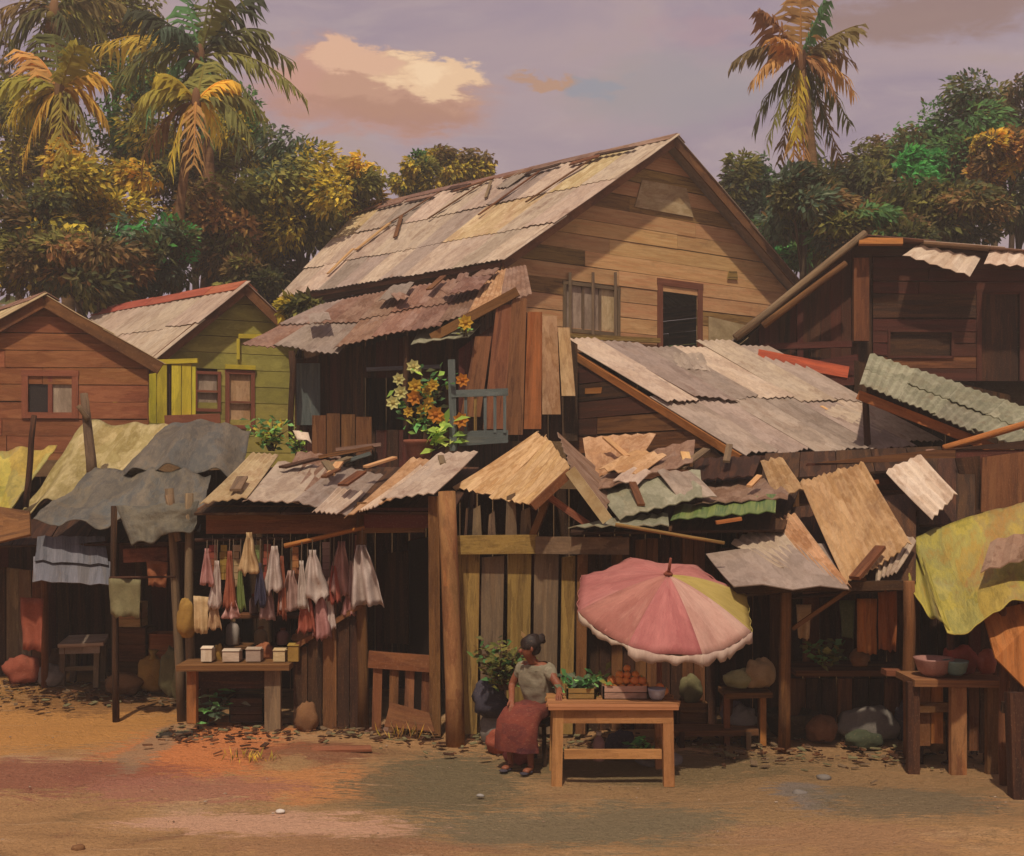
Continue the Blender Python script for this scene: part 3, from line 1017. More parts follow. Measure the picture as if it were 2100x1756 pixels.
pole(t, P(598, 720, 20.8), P(598, 905, 20.8), 0.06, W_DARK, 'post')
pole(t, P(832, 690, 20.7), P(832, 905, 20.7), 0.06, W_DARK, 'post', seed=3)
for i, (xb0, xb1, yb, xt0, xt1, yt, m) in enumerate(((944, 985, 855, 975, 1008, 690, W_RED), (990, 1032, 880, 1018, 1052, 625, W_RED), (1034, 1072, 892, 1050, 1080, 612, W_RED),
                                                   (1074, 1110, 880, 1082, 1112, 640, W_ORANGE), (1112, 1150, 850, 1112, 1142, 648, S_TAN), (1152, 1180, 812, 1144, 1168, 672, S_TAN))):
    dd = 20.2 + 0.02 * (i % 2)
    panel(t, [P(xb0, yb, dd), P(xb1, yb, dd), P(xt1, yt, dd + 0.1), P(xt0, yt, dd + 0.1)], 0.035, m, 'leaning_plank')
wall(t, P(940, 905, 20.45), P(1185, 905, 20.6), [(0, 1.6), (0.5, 2.35), (1, 1.7)], 8, 'v', [W_DARK, W_MAROON], 48)

# ------------------------------------------------------------------ the shack under the wide grey roof
t = thing('grey_roofed_shack', 'shack under a wide mauve grey sheet roof sloping down below the big house', 'shack', (4, 20, gz(4, 20)))
UL, UR, LR, LL = P(1155, 703, 21.3), P(1575, 714, 22.5), P(1925, 912, 18.3), P(1520, 930, 17.6)
roof(t, LL, LR, UR, UL, 6, 2, [S_GREY, S_GREY, S_PALE, S_GREY, S_GREY], 51, ragged=0.3, lift=0.05)
dn = Vector((0, 0, -1))
scraps(t, LL, LR, UR, UL, 4, [S_GREY, S_PALE, S_GREY], 3, (0.6, 1.6))
wall(t, (0.98, 21.2, 2.6), (3.35, 17.75, 2.6), [(0, 2.75), (1, 0.72)], 9, 'h', [W_DARK, W_BROWN, W_MAROON, W_DARK], 52, split=1.8)
wall(t, (3.35, 17.75, 0.1), (6.35, 18.5, 0.1), [(0, 3.2), (1, 3.25)], 18, 'v', [W_DARK, W_BROWN, W_DARK], 53, ragged=0.02)
wall(t, (6.35, 18.5, 0.3), (4.95, 22.3, 0.3), [(0, 3.05), (1, 5.1)], 12, 'v', [W_DARK], 54)
wall(t, (4.95, 22.3, 2.6), (0.98, 21.2, 2.6), [(0, 2.85), (1, 2.75)], 12, 'v', [W_DARK], 55)
beam(t, UL + dn * 0.1, LL + dn * 0.08, 0.09, W_ORANGE, 'rafter', 0.12)
beam(t, LL + dn * 0.1, LR + dn * 0.1, 0.09, W_DARK, 'eave_beam', 0.12)
for k, (xx, yy) in enumerate(((1225, 800), (1300, 832), (1412, 882))):
    c = P(xx, yy, 18.0 + (1520 - xx) / 365 * 3.0)
    panel(t, [c + Vector((-0.2, 0.25, -0.05)), c + Vector((0.2, -0.25, -0.07)), c + Vector((0.2, -0.25, 0.04)), c + Vector((-0.2, 0.25, 0.05))], 0.02, W_ORANGE, 'patch_board')

# ------------------------------------------------------------------ red roof edge and dark gabled shack on the right
t = thing('dark_gabled_shack', 'dark brown shack with a steep pole rafter and white sheets on its roof edge', 'shack', (7.5, 24.5, gz(7.5, 24.5)))
f5 = Face(P(1535, 780, 23.0), (1, 0.03))
Lw = f5.uh(2160, 780)[0]
um = f5.uh(1790, 500)
hw5, hd5 = f5.hole(1825, 1950, 682, 730), f5.hole(2012, 2090, 600, 778)
hd5 = (hd5[0], hd5[1], 0, hd5[3])
pf = []
for xx, yy in ((1535, 690), (1760, 500), (1850, 492), (2160, 530)):
    u, h = f5.uh(xx, yy)
    pf.append((max(0, u / Lw), h))
uA = um[0]
OA = f5.pt(0, 0)
hA = pf[1][1]
sA = (f5.uh(1760, 500)[0]) / uA
wall(t, OA, f5.pt(uA - 0.02, 0), [(0, pf[0][1]), (sA, hA), (1, hA)], 12, 'v', [W_MAROON, W_DARK, W_MAROON], 61, jit=0.02, gap=0.006)
wall(t, f5.pt(uA, 0), f5.pt(Lw, 0), [(0, hA), (0.2, hA), (1, pf[3][1])], 11, 'h', [W_MAROON, W_DARK, W_MAROON, W_BROWN], 62, holes=[(hw5[0] - uA, hw5[1] - uA, hw5[2], hw5[3]), (hd5[0] - uA, hd5[1] - uA, 0, hd5[3])], jit=0.02, split=1.8)
wall(t, f5.pt(0, 0) + Vector((0.4, 4.5, 0)), f5.pt(0, 0), [(0, 1.0), (1, 0.85)], 6, 'h', [W_DARK], 63)
wall(t, f5.pt(Lw, 0), f5.pt(Lw, 0) + Vector((0.4, 4.5, 0)), [(0, pf[3][1]), (1, pf[3][1])], 8, 'h', [W_DARK], 64)
wall(t, f5.pt(Lw, 0) + Vector((0.4, 4.5, 0)), f5.pt(0, 0) + Vector((0.4, 4.5, 0)), [(0, pf[3][1]), (0.6, hA), (1, 0.8)], 10, 'v', [W_DARK], 65)
window(t, f5, hw5, 0.05, W_MAROON, [W_DARK])
window(t, f5, hd5, 0.1, W_MAROON, [W_DARK], door=True)
back = Vector((0.4, 4.8, 0.0))
pk5 = f5.pt(f5.uh(1762, 492)[0], f5.uh(1762, 488)[1], 0.35)
e5 = f5.pt(-0.25, f5.uh(1515, 694)[1], 0.35)
r5 = f5.pt(Lw + 0.3, f5.uh(2180, 528)[1], 0.35)
roof(t, e5 + back, e5, pk5, pk5 + back, 5, 2, [S_RUST, S_GREY], 66)
roof(t, pk5, pk5 + back, r5 + back, r5, 4, 3, [S_RUST, S_PALE], 67)
pole(t, P(1508, 694, 22.5), P(1775, 478, 22.6), 0.085, W_GREY, 'rafter_pole', 0.07, 0.006)
pole(t, P(1565, 668, 22.4), P(1735, 540, 22.4), 0.07, W_BROWN, 'rafter_pole', 0.06, 0.006, 5)
beam(t, P(1765, 700, 22.85), P(1765, 530, 22.85), 0.3, W_BROWN, 'post', 0.12)
beam(t, P(1640, 740, 22.8), P(1640, 610, 22.8), 0.12, W_MAROON, 'post', 0.1)
beam(t, P(1560, 712, 22.8), P(1745, 706, 22.8), 0.14, W_MAROON, 'rail', 0.12)
loose(t, [P(1852, 522, 22.4), P(1990, 566, 22.4), P(2012, 528, 22.9), P(1880, 502, 22.9)], S_WHITE, 5, 0.02, 'white_sheet')
loose(t, [P(2018, 540, 22.3), P(2125, 548, 22.3), P(2130, 520, 22.9), P(2030, 514, 22.9)], S_WHITE, 4, 0.02, 'white_sheet')
panel(t, [P(1762, 500, 22.45), P(1852, 500, 22.5), P(1852, 488, 22.6), P(1762, 487, 22.6)], 0.05, W_ORANGE, 'edge_board')
panel(t, [P(1790, 500, 22.6), P(1850, 500, 22.6), P(1850, 490, 22.8), P(1790, 490, 22.8)], 0.05, W_DARK, 'edge_board')
wall(t, P(1560, 800, 22.3), P(1760, 790, 22.3), [(0, 0.5), (1, 0.6)], 3, 'h', [W_MAROON], 68)

t = thing('red_roof_board', 'bright red board lying along the top edge of the wide grey roof', 'board', P(1650, 745, 21.2))
b = MB()
b.slab(P(1552, 742, 21.6), P(1738, 775, 21.0), P(1742, 752, 21.3), P(1556, 716, 21.9), 0.05)
b.build('plank', worn('red_paint', ['#9a3a26', '#b04a30', '#7e3022', '#8a3a2a'], 0.6, 4.0), t)

# ------------------------------------------------------------------ grey green roof lower right
t = thing('green_roofed_shack', 'shack under pale grey green sheets with an orange pole at its eave', 'shack', (7, 18.6, gz(7, 18.6)))
a, b_, c, d = P(1763, 792, 17.6), P(2072, 914, 17.0), P(2150, 856, 19.5), P(1786, 726, 20.2)
roof(t, a, b_, c, d, 4, 2, [S_GREEN], 71, ragged=0.06, lift=0.03)
beam(t, a + Vector((0, 0.1, -0.12)), b_ + Vector((0, 0.1, -0.12)), 0.1, W_ORANGE, 'eave_beam', 0.14)
pole(t, P(1936, 920, 16.7), P(2130, 862, 16.9), 0.055, W_ORANGE, 'eave_pole', 0.05, 0.004)
wall(t, (6.62, 17.55, 0.1), (7.4, 17.3, 0.1), [(0, 3.55), (1, 3.3)], 5, 'v', [W_DARK, W_DARK], 72)
pole(t, (5.5, 18.2, gz(5.5, 18.2)), (5.45, 18.05, 4.3), 0.06, W_DARK, 'post', seed=71)
wall(t, (7.4, 17.3, 0.1), (8.6, 19.5, 0.1), [(0, 3.3), (1, 3.9)], 12, 'v', [W_DARK], 73)
wall(t, (8.6, 20.2, 0.1), (5.9, 20.2, 0.1), [(0, 4.4), (1, 5.0)], 12, 'v', [W_DARK], 74)

# ------------------------------------------------------------------ trees, palms, bushes
BARK = worn('bark', ['#3b2d20', '#5a4630', '#4a3826', '#6d5638'], 0.8, 3.0, stain='#2a1f15')
PBARK = worn('palm_bark', ['#5b432d', '#7a5a3a', '#6b4c31', '#8a6a47'], 6.0, 0.8, stain='#3c2a1c')
HUES = {'olive': ['#55542a', '#63622e', '#726e36', '#484a22', '#5d5a2c'],
        'yellow': ['#857626', '#978530', '#78702c', '#a89636', '#66602a'],
        'brown': ['#54452a', '#64502e', '#705736', '#463a24', '#5c502c'],
        'dark': ['#34361e', '#3f4224', '#494a28', '#2d3220', '#4c4628'],
        'blue': ['#3a4a38', '#45553e', '#505c46', '#344030', '#525744'],
        'green': ['#3a5630', '#466636', '#34502c', '#526c38', '#40603a'],
        'bright': ['#357540', '#408646', '#306434', '#509048', '#437844'],
        'orange': ['#7a5a34', '#8a6a3c', '#70502f', '#94743e', '#684c2e'],
        'gold': ['#aa8a30', '#b89840', '#94782e', '#988636', '#7c702a']}
LEAF_GAIN = 2.35


def leafcol(r, key, v=0.18):
    c = lin(r.choice(HUES[key]))
    k = LEAF_GAIN * (1 + r.uniform(-v, v))
    return (min(1, c[0] * k), min(1, c[1] * k * (1 + r.uniform(-0.06, 0.06))), c[2] * k, 1)


def leaf(b, p, d, n, L, W, col):
    """one bent leaf"""
    s = d.cross(n)
    if s.length < 1e-3:
        return
    s = s.normalized() * (W / 2)
    k = len(b.v)
    m = p + d * (L * 0.5) + n * (L * 0.08)
    b.v += [p, m - s, p + d * L - n * (L * 0.06), m + s]
    b.face([k, k + 1, k + 2, k + 3], None, 0, col)


def tree(name, label, x, y, rx, ry, dep, pal, n=2600, seed=0, trunk=True, leafL=0.25, leafW=0.12, clumps=None, group=None, cat='tree', base=None, lobes=1.0):
    """crown of leaf clumps spread through an uneven volume on limbs that rise from a tapered trunk"""
    r = random.Random(seed * 101 + 13)
    c = P(x, y, dep)
    X, Z = rx / F * dep, ry / F * dep
    Yr = (X + Z) / 2 * 0.9
    gx, gy = c.x + r.uniform(-0.3, 0.3), c.y + 0.2
    gzz = gz(gx, gy) if base is None else base
    root = thing(name, label, cat, (gx, gy, gzz), group)
    nc = clumps or int(10 + (rx * ry) / 900)
    cl = []
    for i in range(nc):
        while True:
            v = Vector((r.uniform(-1, 1), r.uniform(-1, 1), r.uniform(-1, 1)))
            if 0.25 < v.length < 1:
                break
        v = v * (0.75 + 0.3 * r.random())
        s = r.uniform(0.22, 0.5) * lobes
        w = 1.0 - 0.25 * max(0, v.z)
        cl.append((c + Vector((v.x * X * w, v.y * Yr * w, v.z * Z)), s, r.choice(pal), r.uniform(0.75, 1.2)))
    b = MB()
    tot = sum(s ** 2 for _, s, _, _ in cl)
    for q, s, key, val in cl:
        k = int(2.4 * n * s * s / tot)
        ax = Vector((r.uniform(-1, 1), r.uniform(-1, 1), r.uniform(-0.6, 0.3))).normalized()
        for _ in range(k):
            v = Vector((r.gauss(0, 1), r.gauss(0, 1), r.gauss(0, 1))).normalized() * (r.random() ** 0.45)
            p = q + Vector((v.x * s * X * 1.05, v.y * s * Yr, v.z * s * Z * 0.95))
            d = (v + ax * 0.9 + Vector((r.uniform(-.6, .6), r.uniform(-.6, .6), r.uniform(-0.8, .2)))).normalized()
            nn = Vector((r.uniform(-.7, .7), r.uniform(-1, 0.3), r.uniform(0.1, 1))).normalized()
            cc = leafcol(r, key if r.random() < 0.92 else r.choice(pal))
            cc = (cc[0] * val, cc[1] * val, cc[2] * val, 1)
            leaf(b, p, d, nn, leafL * r.uniform(0.6, 1.35), leafW * r.uniform(0.7, 1.3), cc)
    o = b.build('crown', LEAF, root)
    if trunk:
        b = MB()
        h = c.z - gzz
        pts = [Vector((gx, gy, gzz - 0.2)), Vector((gx + r.uniform(-.2, .2), gy, gzz + h * 0.4)), Vector((c.x, c.y, c.z - Z * 0.2))]
        rad = max(0.1, min(0.28, 0.07 * X + 0.05))
        b.tube(pts, [rad, rad * 0.8, rad * 0.5], 8)
        b.build('trunk', BARK, root, True)
        for q, s, _, _ in cl[:7]:
            b = MB()
            st = pts[1].lerp(pts[2], r.uniform(0.2, 0.9))
            b.tube([st, st.lerp(q, 0.55) + Vector((0, 0, 0.15 * Z)), q], [rad * 0.42, rad * 0.28, rad * 0.1], 6)
            b.build('limb', BARK, root, True)
    return root


def frond(root, c, tip, sag, col, r, width=0.62, n=22, name='frond'):
    """a palm frond: a bowed rib with two rows of hanging leaflets"""
    c, tip = Vector(c), Vector(tip)
    L = (tip - c).length
    b = MB()
    pts = []
    K = 8
    for i in range(K + 1):
        s = i / K
        pts.append(c.lerp(tip, s) + Vector((0, 0, sag * 4 * s * (1 - s))))
    b.tube(pts, [0.05 * (1 - 0.85 * i / K) for i in range(K + 1)], 5)
    for i in range(len(b.col)):
        b.col[i] = (col[0] * 1.1, col[1] * 1.0, col[2], 1)

    def at(s):
        f_ = s * K
        i = min(K - 1, int(f_))
        return pts[i].lerp(pts[i + 1], f_ - i), (pts[i + 1] - pts[i]).normalized()
    for i in range(n):
        s = 0.12 + 0.88 * (i + r.uniform(0, 0.6)) / n
        p, t = at(min(1, s))
        side = t.cross(Vector((0, 0, 1)))
        if side.length < 0.2:
            side = Vector((1, 0.2, 0))
        side.normalize()
        ln = width * (0.45 + 1.1 * math.sin(math.pi * min(1, 0.1 + s * 0.8)) ** 0.8) * r.uniform(0.55, 1.25)
        for sg in (-1, 1):
            d = (side * sg * 0.75 + t * 0.75 + Vector((0, 0, -0.35 - 0.45 * r.random()))).normalized()
            e = (d + Vector((0, 0, -0.5 - 0.9 * r.random()))).normalized()
            if r.random() < 0.06:
                continue
            w = t * (0.04 + 0.04 * r.random())
            d = (d + Vector((r.uniform(-.25, .25), r.uniform(-.25, .25), r.uniform(-.25, .15)))).normalized()
            k = len(b.v)
            m = p + d * ln * 0.55
            q = m + e * ln * 0.5
            v = 1 + r.uniform(-0.22, 0.22)
            cc = (col[0] * v, col[1] * v, col[2] * v, 1)
            b.v += [p - w * 0.6, p + w * 0.6, m + w, m - w, q]
            b.face([k, k + 1, k + 2, k + 3], None, 0, cc)
            b.face([k + 3, k + 2, k + 4], None, 0, cc)
    return b.build(name, LEAF, root)


def palm(label, x, y, dep, tips, foot, seed, width=0.62, rad=0.2, nuts=0, n=22):
    r = random.Random(seed * 7 + 1)
    c = P(x, y, dep)
    fx = P(foot, 900, dep).x
    root = thing('coconut_palm', label, 'palm tree', (fx, dep + 0.1, gz(fx, dep)))
    g0 = Vector((fx, dep + 0.1, gz(fx, dep) - 0.2))
    b = MB()
    K = 12
    pts, rd = [], []
    for i in range(K + 1):
        s = i / K
        pts.append(g0.lerp(c, s) + Vector((0.35 * math.sin(s * math.pi) * (1 if seed % 2 else -1), 0, 0)))
        rd.append(rad * (1.25 - 0.65 * s) * (1 + 0.04 * (i % 2)))
    b.tube(pts, rd, 9)
    b.build('trunk', PBARK, root, True)
    b = MB()
    b.blob(c + Vector((0, 0, -0.05)), (rad * 0.9, rad * 0.9, 0.5), 8, 6)
    b.build('crown_shaft', PBARK, root, True)
    for (tx, ty, dd, sag, key) in tips:
        tip = P(tx, ty, dep + dd)
        col = leafcol(r, key, 0.12)
        frond(root, c, tip, sag, col, r, width * r.uniform(0.85, 1.15), n)
    for i in range(nuts):
        a = i * 2.4
        b = MB()
        b.blob(c + Vector((math.cos(a) * 0.3, math.sin(a) * 0.3 - 0.1, -0.35 - 0.1 * (i % 2))), (0.14, 0.14, 0.17), 8, 6, 0.05, r)
        b.build('coconut', worn('coconut_husk', ['#6f6a2c', '#7d5a2c', '#8a7a38']), root, True)
    return root


palm('tall dark green coconut palm with fronds arching into the open sky', 410, 118, 36,
     [(622, 195, -.4, .55, 'olive'), (545, 62, .6, .35, 'dark'), (600, 130, 1.5, .6, 'olive'), (548, 262, -1, .5, 'olive'), (498, 318, -.6, .6, 'dark'), (432, 300, -1.6, .7, 'green'),
      (352, 300, .8, .6, 'olive'), (300, 240, -.8, .6, 'green'), (225, 175, .4, .6, 'olive'), (205, 95, 1.2, .5, 'yellow'), (280, 20, -.5, .3, 'dark'), (370, -50, .6, .1, 'green'),
      (468, -55, -.4, .15, 'olive'), (520, -10, .8, .3, 'dark'), (410, 260, 1.8, .7, 'brown'), (440, -70, 1, .05, 'olive'), (330, 60, -1.5, .4, 'blue'), (270, 130, 1.6, .5, 'blue')],
     403, 1, 0.7, 0.21, 5, 26)
palm('yellowing coconut palm with low drooping fronds over the terracotta house', 122, 190, 33,
     [(18, 245, .3, .4, 'yellow'), (48, 330, -.5, .5, 'gold'), (88, 345, .5, .5, 'brown'), (128, 330, -1, .5, 'yellow'), (195, 320, -.3, .5, 'olive'), (222, 252, .3, .45, 'gold'),
      (208, 158, .6, .3, 'gold'), (160, 92, -.4, .15, 'yellow'), (62, 108, .4, .2, 'orange'), (5, 175, -.6, .35, 'yellow'), (110, 70, .9, .1, 'olive'), (150, 290, 1.1, .5, 'orange'), (20, 300, 1, .5, 'olive')],
     85, 2, 0.6, 0.17, 0)
palm('brown tall coconut palm whose crown is cut by the top edge of the view', 112, 22, 38,
     [(-30, 40, .3, .4, 'brown'), (10, 110, -.5, .5, 'olive'), (60, 150, .5, .5, 'brown'), (165, 150, -.7, .5, 'dark'), (232, 95, .4, .5, 'olive'), (255, 10, .6, .3, 'brown'),
      (210, -60, -.4, .1, 'olive'), (110, -90, .2, .0, 'dark'), (20, -60, .4, .1, 'brown'), (120, 160, .9, .5, 'orange'), (190, 130, 1.2, .5, 'olive'), (-20, 90, -1, .4, 'dark')],
     128, 3, 0.7, 0.2, 4)
palm('shorter golden coconut palm standing in front of the tall dark palm', 402, 212, 32.5,
     [(292, 330, .4, .45, 'orange'), (345, 352, -.5, .45, 'yellow'), (398, 340, -.9, .5, 'orange'), (455, 300, .5, .5, 'gold'), (520, 290, -.3, .55, 'olive'), (542, 232, .4, .4, 'olive'),
      (478, 165, .3, .2, 'gold'), (330, 150, -.3, .2, 'yellow'), (262, 255, .6, .45, 'olive'), (288, 200, -.6, .35, 'yellow'), (420, 130, .5, .05, 'olive'), (370, 320, 1, .5, 'brown')],
     372, 4, 0.55, 0.16, 0)
palm('orange brown dying palm with a skirt of hanging fronds beside the big house', 1642, 122, 34,
     [(1562, 20, -.3, .15, 'orange'), (1590, 75, -.8, .12, 'orange'), (1642, -20, .2, .0, 'orange'), (1692, 0, -.3, .05, 'green'), (1758, 52, .3, .12, 'brown'), (1500, 130, .3, .45, 'brown'),
      (1545, 165, -.5, .4, 'orange'), (1752, 190, .3, .42, 'orange'), (1718, 205, -.5, .4, 'orange'), (1545, 262, .4, .35, 'dark'), (1572, 300, -.3, .25, 'olive'), (1632, 290, -.5, .1, 'yellow'),
      (1650, 385, -.3, .1, 'orange'), (1622, 400, .2, .12, 'orange'), (1705, 290, .3, .25, 'dark'), (1722, 330, .8, .3, 'brown'), (1745, 260, .9, .3, 'olive'), (1600, 330, .9, .2, 'brown'), (1680, 350, 0, .1, 'dark'), (1740, 120, 1, .3, 'orange')],
     1650, 5, 0.5, 0.2, 0, 24)

TREES = [
    ('leafy_tree', 'yellow olive tree with a broad bright crown below the yellowing palm', 190, 395, 125, 95, 33.5, ['yellow', 'yellow', 'olive', 'gold'], 2600),
    ('leafy_tree', 'dark green tree behind the ridge of the green house', 300, 520, 110, 85, 32, ['green', 'dark', 'bright', 'brown', 'blue'], 2400),
    ('leafy_tree', 'brownish olive tree rising behind the terracotta house', 75, 500, 130, 105, 31.5, ['olive', 'brown', 'yellow', 'dark'], 2600),
    ('leafy_tree', 'muddy brown tree in the middle of the wood under the palms', 445, 455, 115, 100, 34.5, ['brown', 'olive', 'orange', 'dark'], 2600),
    ('leafy_tree', 'round olive tree topping the wood beside the cloud', 615, 395, 120, 125, 36, ['olive', 'olive', 'yellow', 'dark', 'blue'], 3400),
    ('leafy_tree', 'dark olive bushy tree beyond the far end of the pale roof', 555, 530, 105, 90, 37, ['olive', 'dark', 'brown', 'yellow'], 2200),
    ('leafy_tree', 'small golden tree standing before the sky next to the round olive tree', 735, 385, 52, 58, 37, ['gold', 'yellow', 'olive'], 1100),
    ('leafy_tree', 'brown topped tree peeping over the ridge of the big house', 930, 345, 85, 48, 44, ['olive', 'yellow', 'brown'], 1700),
    ('leafy_tree', 'low yellow green tree in the gap left of the ridge', 850, 375, 52, 52, 42, ['yellow', 'olive', 'green'], 1100),
    ('leafy_tree', 'shadowy tree behind the brown palm at the picture edge', 40, 260, 115, 150, 41, ['olive', 'brown', 'yellow', 'olive'], 2600),
    ('leafy_tree', 'deep bluish green tree between the two tall palms', 285, 250, 120, 110, 40, ['green', 'olive', 'blue', 'yellow'], 2600),
    ('leafy_tree', 'brown tall tree filling the top of the wood behind the palms', 235, 70, 140, 110, 43, ['brown', 'olive', 'yellow', 'olive'], 2400),
    ('leafy_tree', 'rusty leaved tree under the golden palm', 395, 385, 95, 75, 38, ['orange', 'brown', 'olive', 'dark'], 1800),
    ('leafy_tree', 'great dark green tree filling the upper right of the wood', 1975, 310, 150, 120, 38, ['dark', 'olive', 'green', 'brown', 'blue'], 4600),
    ('leafy_tree', 'tall thin topped tree at the edge behind the great dark tree', 2085, 225, 75, 75, 41, ['dark', 'olive', 'brown'], 1400),
    ('leafy_tree', 'vivid green tree crown in front of the great dark tree', 1888, 345, 62, 55, 35.5, ['bright', 'bright', 'green'], 1500),
    ('leafy_tree', 'golden orange tree at the edge over the dark gabled shack', 2045, 320, 58, 62, 35, ['gold', 'orange', 'brown'], 1300),
    ('leafy_tree', 'olive tree behind the dying palm above the dark shack', 1735, 425, 115, 100, 36.5, ['olive', 'dark', 'brown', 'blue'], 2800),
    ('leafy_tree', 'dark round tree touching the right slope of the big house', 1540, 385, 68, 62, 39, ['blue', 'green', 'dark', 'olive'], 1500),
    ('leafy_tree', 'low olive brown tree right behind the white sheets of the dark shack', 1930, 445, 160, 68, 33, ['olive', 'brown', 'orange', 'dark'], 2600),
    ('leafy_tree', 'small deep green tree between the big house and the dark shack', 1610, 500, 70, 62, 33.5, ['green', 'dark', 'olive', 'bright'], 1500),
    ('leafy_tree', 'grey olive tree hiding the lower trunk of the dying palm', 1650, 430, 95, 85, 31.5, ['dark', 'olive', 'blue', 'brown'], 2600),
    ('leafy_tree', 'wide dull green tree between the dying palm and the great dark tree', 1800, 400, 110, 110, 40, ['dark', 'olive', 'green', 'brown'], 3000),
    ('leafy_tree', 'low brown green tree closing the gap over the pole rafter', 1790, 480, 120, 55, 31, ['olive', 'brown', 'dark', 'green'], 2000),
    ('leafy_tree', 'dull brown tree low behind the terracotta house and green house', 190, 540, 110, 70, 30.5, ['brown', 'olive', 'dark', 'orange'], 2000),
    ('leafy_tree', 'dark tree at the very edge below the tall thin topped tree', 2095, 420, 70, 85, 36, ['dark', 'green', 'olive'], 1800),
    ('leafy_tree', 'broad dark tree standing past the end of the dark gabled shack', 2290, 330, 150, 150, 36, ['dark', 'olive', 'green'], 2600),
    ('leafy_tree', 'low olive tree past the end of the dark gabled shack', 2330, 520, 170, 110, 31, ['olive', 'brown', 'dark'], 2200),
    ('leafy_tree', 'broad brown green tree standing past the terracotta house', -190, 330, 150, 160, 38, ['brown', 'olive', 'dark'], 2600),
    ('leafy_tree', 'low olive tree past the gable of the terracotta house', -220, 520, 170, 110, 31, ['olive', 'yellow', 'dark'], 2200),
    ('leafy_tree', 'yellow green tree merging with the lower fronds of the tall dark palm', 470, 270, 75, 95, 41, ['olive', 'yellow', 'green'], 1900),
    ('leafy_tree', 'hazy olive tree behind the small golden tree', 690, 440, 80, 70, 40, ['olive', 'brown', 'yellow'], 1700),
    ('leafy_tree', 'brown bush growing behind the eave of the rusty roof', 625, 640, 48, 28, 26.0, ['brown', 'olive', 'yellow', 'dark'], 900),
    ('leafy_tree', 'dark shrub behind the red ridge of the green house', 500, 575, 70, 42, 33, ['brown', 'dark', 'olive'], 900),
]
for i, (nm, lb, x, y, rx, ry, dp, pal, n) in enumerate(TREES):
    tree(nm, lb, x, y, rx, ry, dp, pal, n, seed=i + 3)

# a far wooded rise closing the view behind the trees that stand apart
rw = random.Random(99)
b = MB()
for i in range(5200):
    x = rw.uniform(-62, 62)
    y = rw.uniform(52, 70)
    h = 2.6 + 2.4 * mnoise.noise((x * 0.13, 3.3, 0)) + 1.2 * mnoise.noise((x * 0.5, 8, 0))
    if abs((x / y) * F + CX - 1120) < 330:
        h *= 0.55
    z = gz(x, y) + rw.random() ** 0.7 * max(1, h)
    key = rw.choice(['olive', 'dark', 'brown', 'olive', 'green'])
    d = Vector((rw.uniform(-1, 1), rw.uniform(-1, 1), rw.uniform(-0.8, 0.5))).normalized()
    leaf(b, Vector((x, y, z)), d, Vector((rw.uniform(-.6, .6), -0.7, rw.uniform(0, 1))).normalized(), rw.uniform(0.8, 1.7), rw.uniform(0.4, 0.8), leafcol(rw, key))
o = b.build('woods', LEAF)
o['kind'] = 'stuff'
o['label'] = 'far mass of brown green woods behind the houses'

# ------------------------------------------------------------------ the warm damp air
hz = MB()
hx, hy0, hy1, hz0, hz1 = 405.0, -205.0, 425.0, -14.0, 21.0
hz.v = [Vector(q) for q in ((-hx, hy0, hz0), (hx, hy0, hz0), (hx, hy1, hz0), (-hx, hy1, hz0), (-hx, hy0, hz1), (hx, hy0, hz1), (hx, hy1, hz1), (-hx, hy1, hz1))]
for q in ((3, 2, 1, 0), (4, 5, 6, 7), (0, 1, 5, 4), (1, 2, 6, 5), (2, 3, 7, 6), (3, 0, 4, 7)):
    hz.face(q)
hm = bpy.data.materials.new('haze_air')
hm.use_nodes = True
hg = G(hm.node_tree)
pv = hg.n('ShaderNodeVolumePrincipled', i_Density=HAZE)
pv.inputs['Color'].default_value = (0.86, 0.80, 0.72, 1)
pv.inputs['Anisotropy'].default_value = 0.0
hg.t.links.new(pv.outputs[0], hg.n('ShaderNodeOutputMaterial').inputs['Volume'])
o = hz.build('haze', hm)
o['kind'] = 'stuff'
o['label'] = 'thin warm haze that softens the trees and far houses'

# ------------------------------------------------------------------ front row: the stall and doorway shack
def roof_boards(root, a, b, c, d, n, mat=W_DARK, t=0.03):
    a, b, c, d = Vector(a), Vector(b), Vector(c), Vector(d)
    for i in range(n):
        u, v = i / n, (i + 1) / n - 0.004
        panel(root, [a.lerp(b, u), a.lerp(b, v), d.lerp(c, v), d.lerp(c, u)], t, mat, 'roof_shade_plank')


t = thing('stall_shack', 'dark brown shack with an open goods stall, a tall black doorway and a patched roof', 'shack', (-2.4, 15.5, 0))
roof_boards(t, P(398, 1052, 13.9), P(930, 1050, 13.9), P(985, 958, 16.8), P(520, 958, 16.8), 6)  # unseen boards added under the sheets to block light
for k, (q, m, d0, d1) in enumerate([
        ([(560, 1012), (655, 1005), (700, 935), (610, 925)], S_RUST, 14.6, 16.9),
        ([(408, 1032), (505, 1020), (570, 932), (515, 928)], S_CREAM, 13.8, 16.6),
        ([(497, 1026), (612, 1030), (715, 962), (570, 945)], S_PALE, 13.8, 16.2),
        ([(600, 1026), (712, 1056), (790, 975), (690, 952)], S_GREY, 13.7, 16.2),
        ([(705, 1060), (800, 1024), (905, 945), (842, 938)], S_TAN, 13.6, 16.4),
        ([(778, 1024), (890, 1010), (980, 925), (895, 930)], S_PALE, 13.7, 16.5),
        ([(735, 1048), (768, 1038), (880, 958), (860, 955)], S_WHITE, 13.45, 15.6),
        ([(640, 1048), (690, 1052), (745, 1008), (690, 1000)], S_WHITE, 13.4, 14.6)]):
    loose(t, [P(*q[0], d0), P(*q[1], d0), P(*q[2], d1), P(*q[3], d1)], m, 5, 0.012)
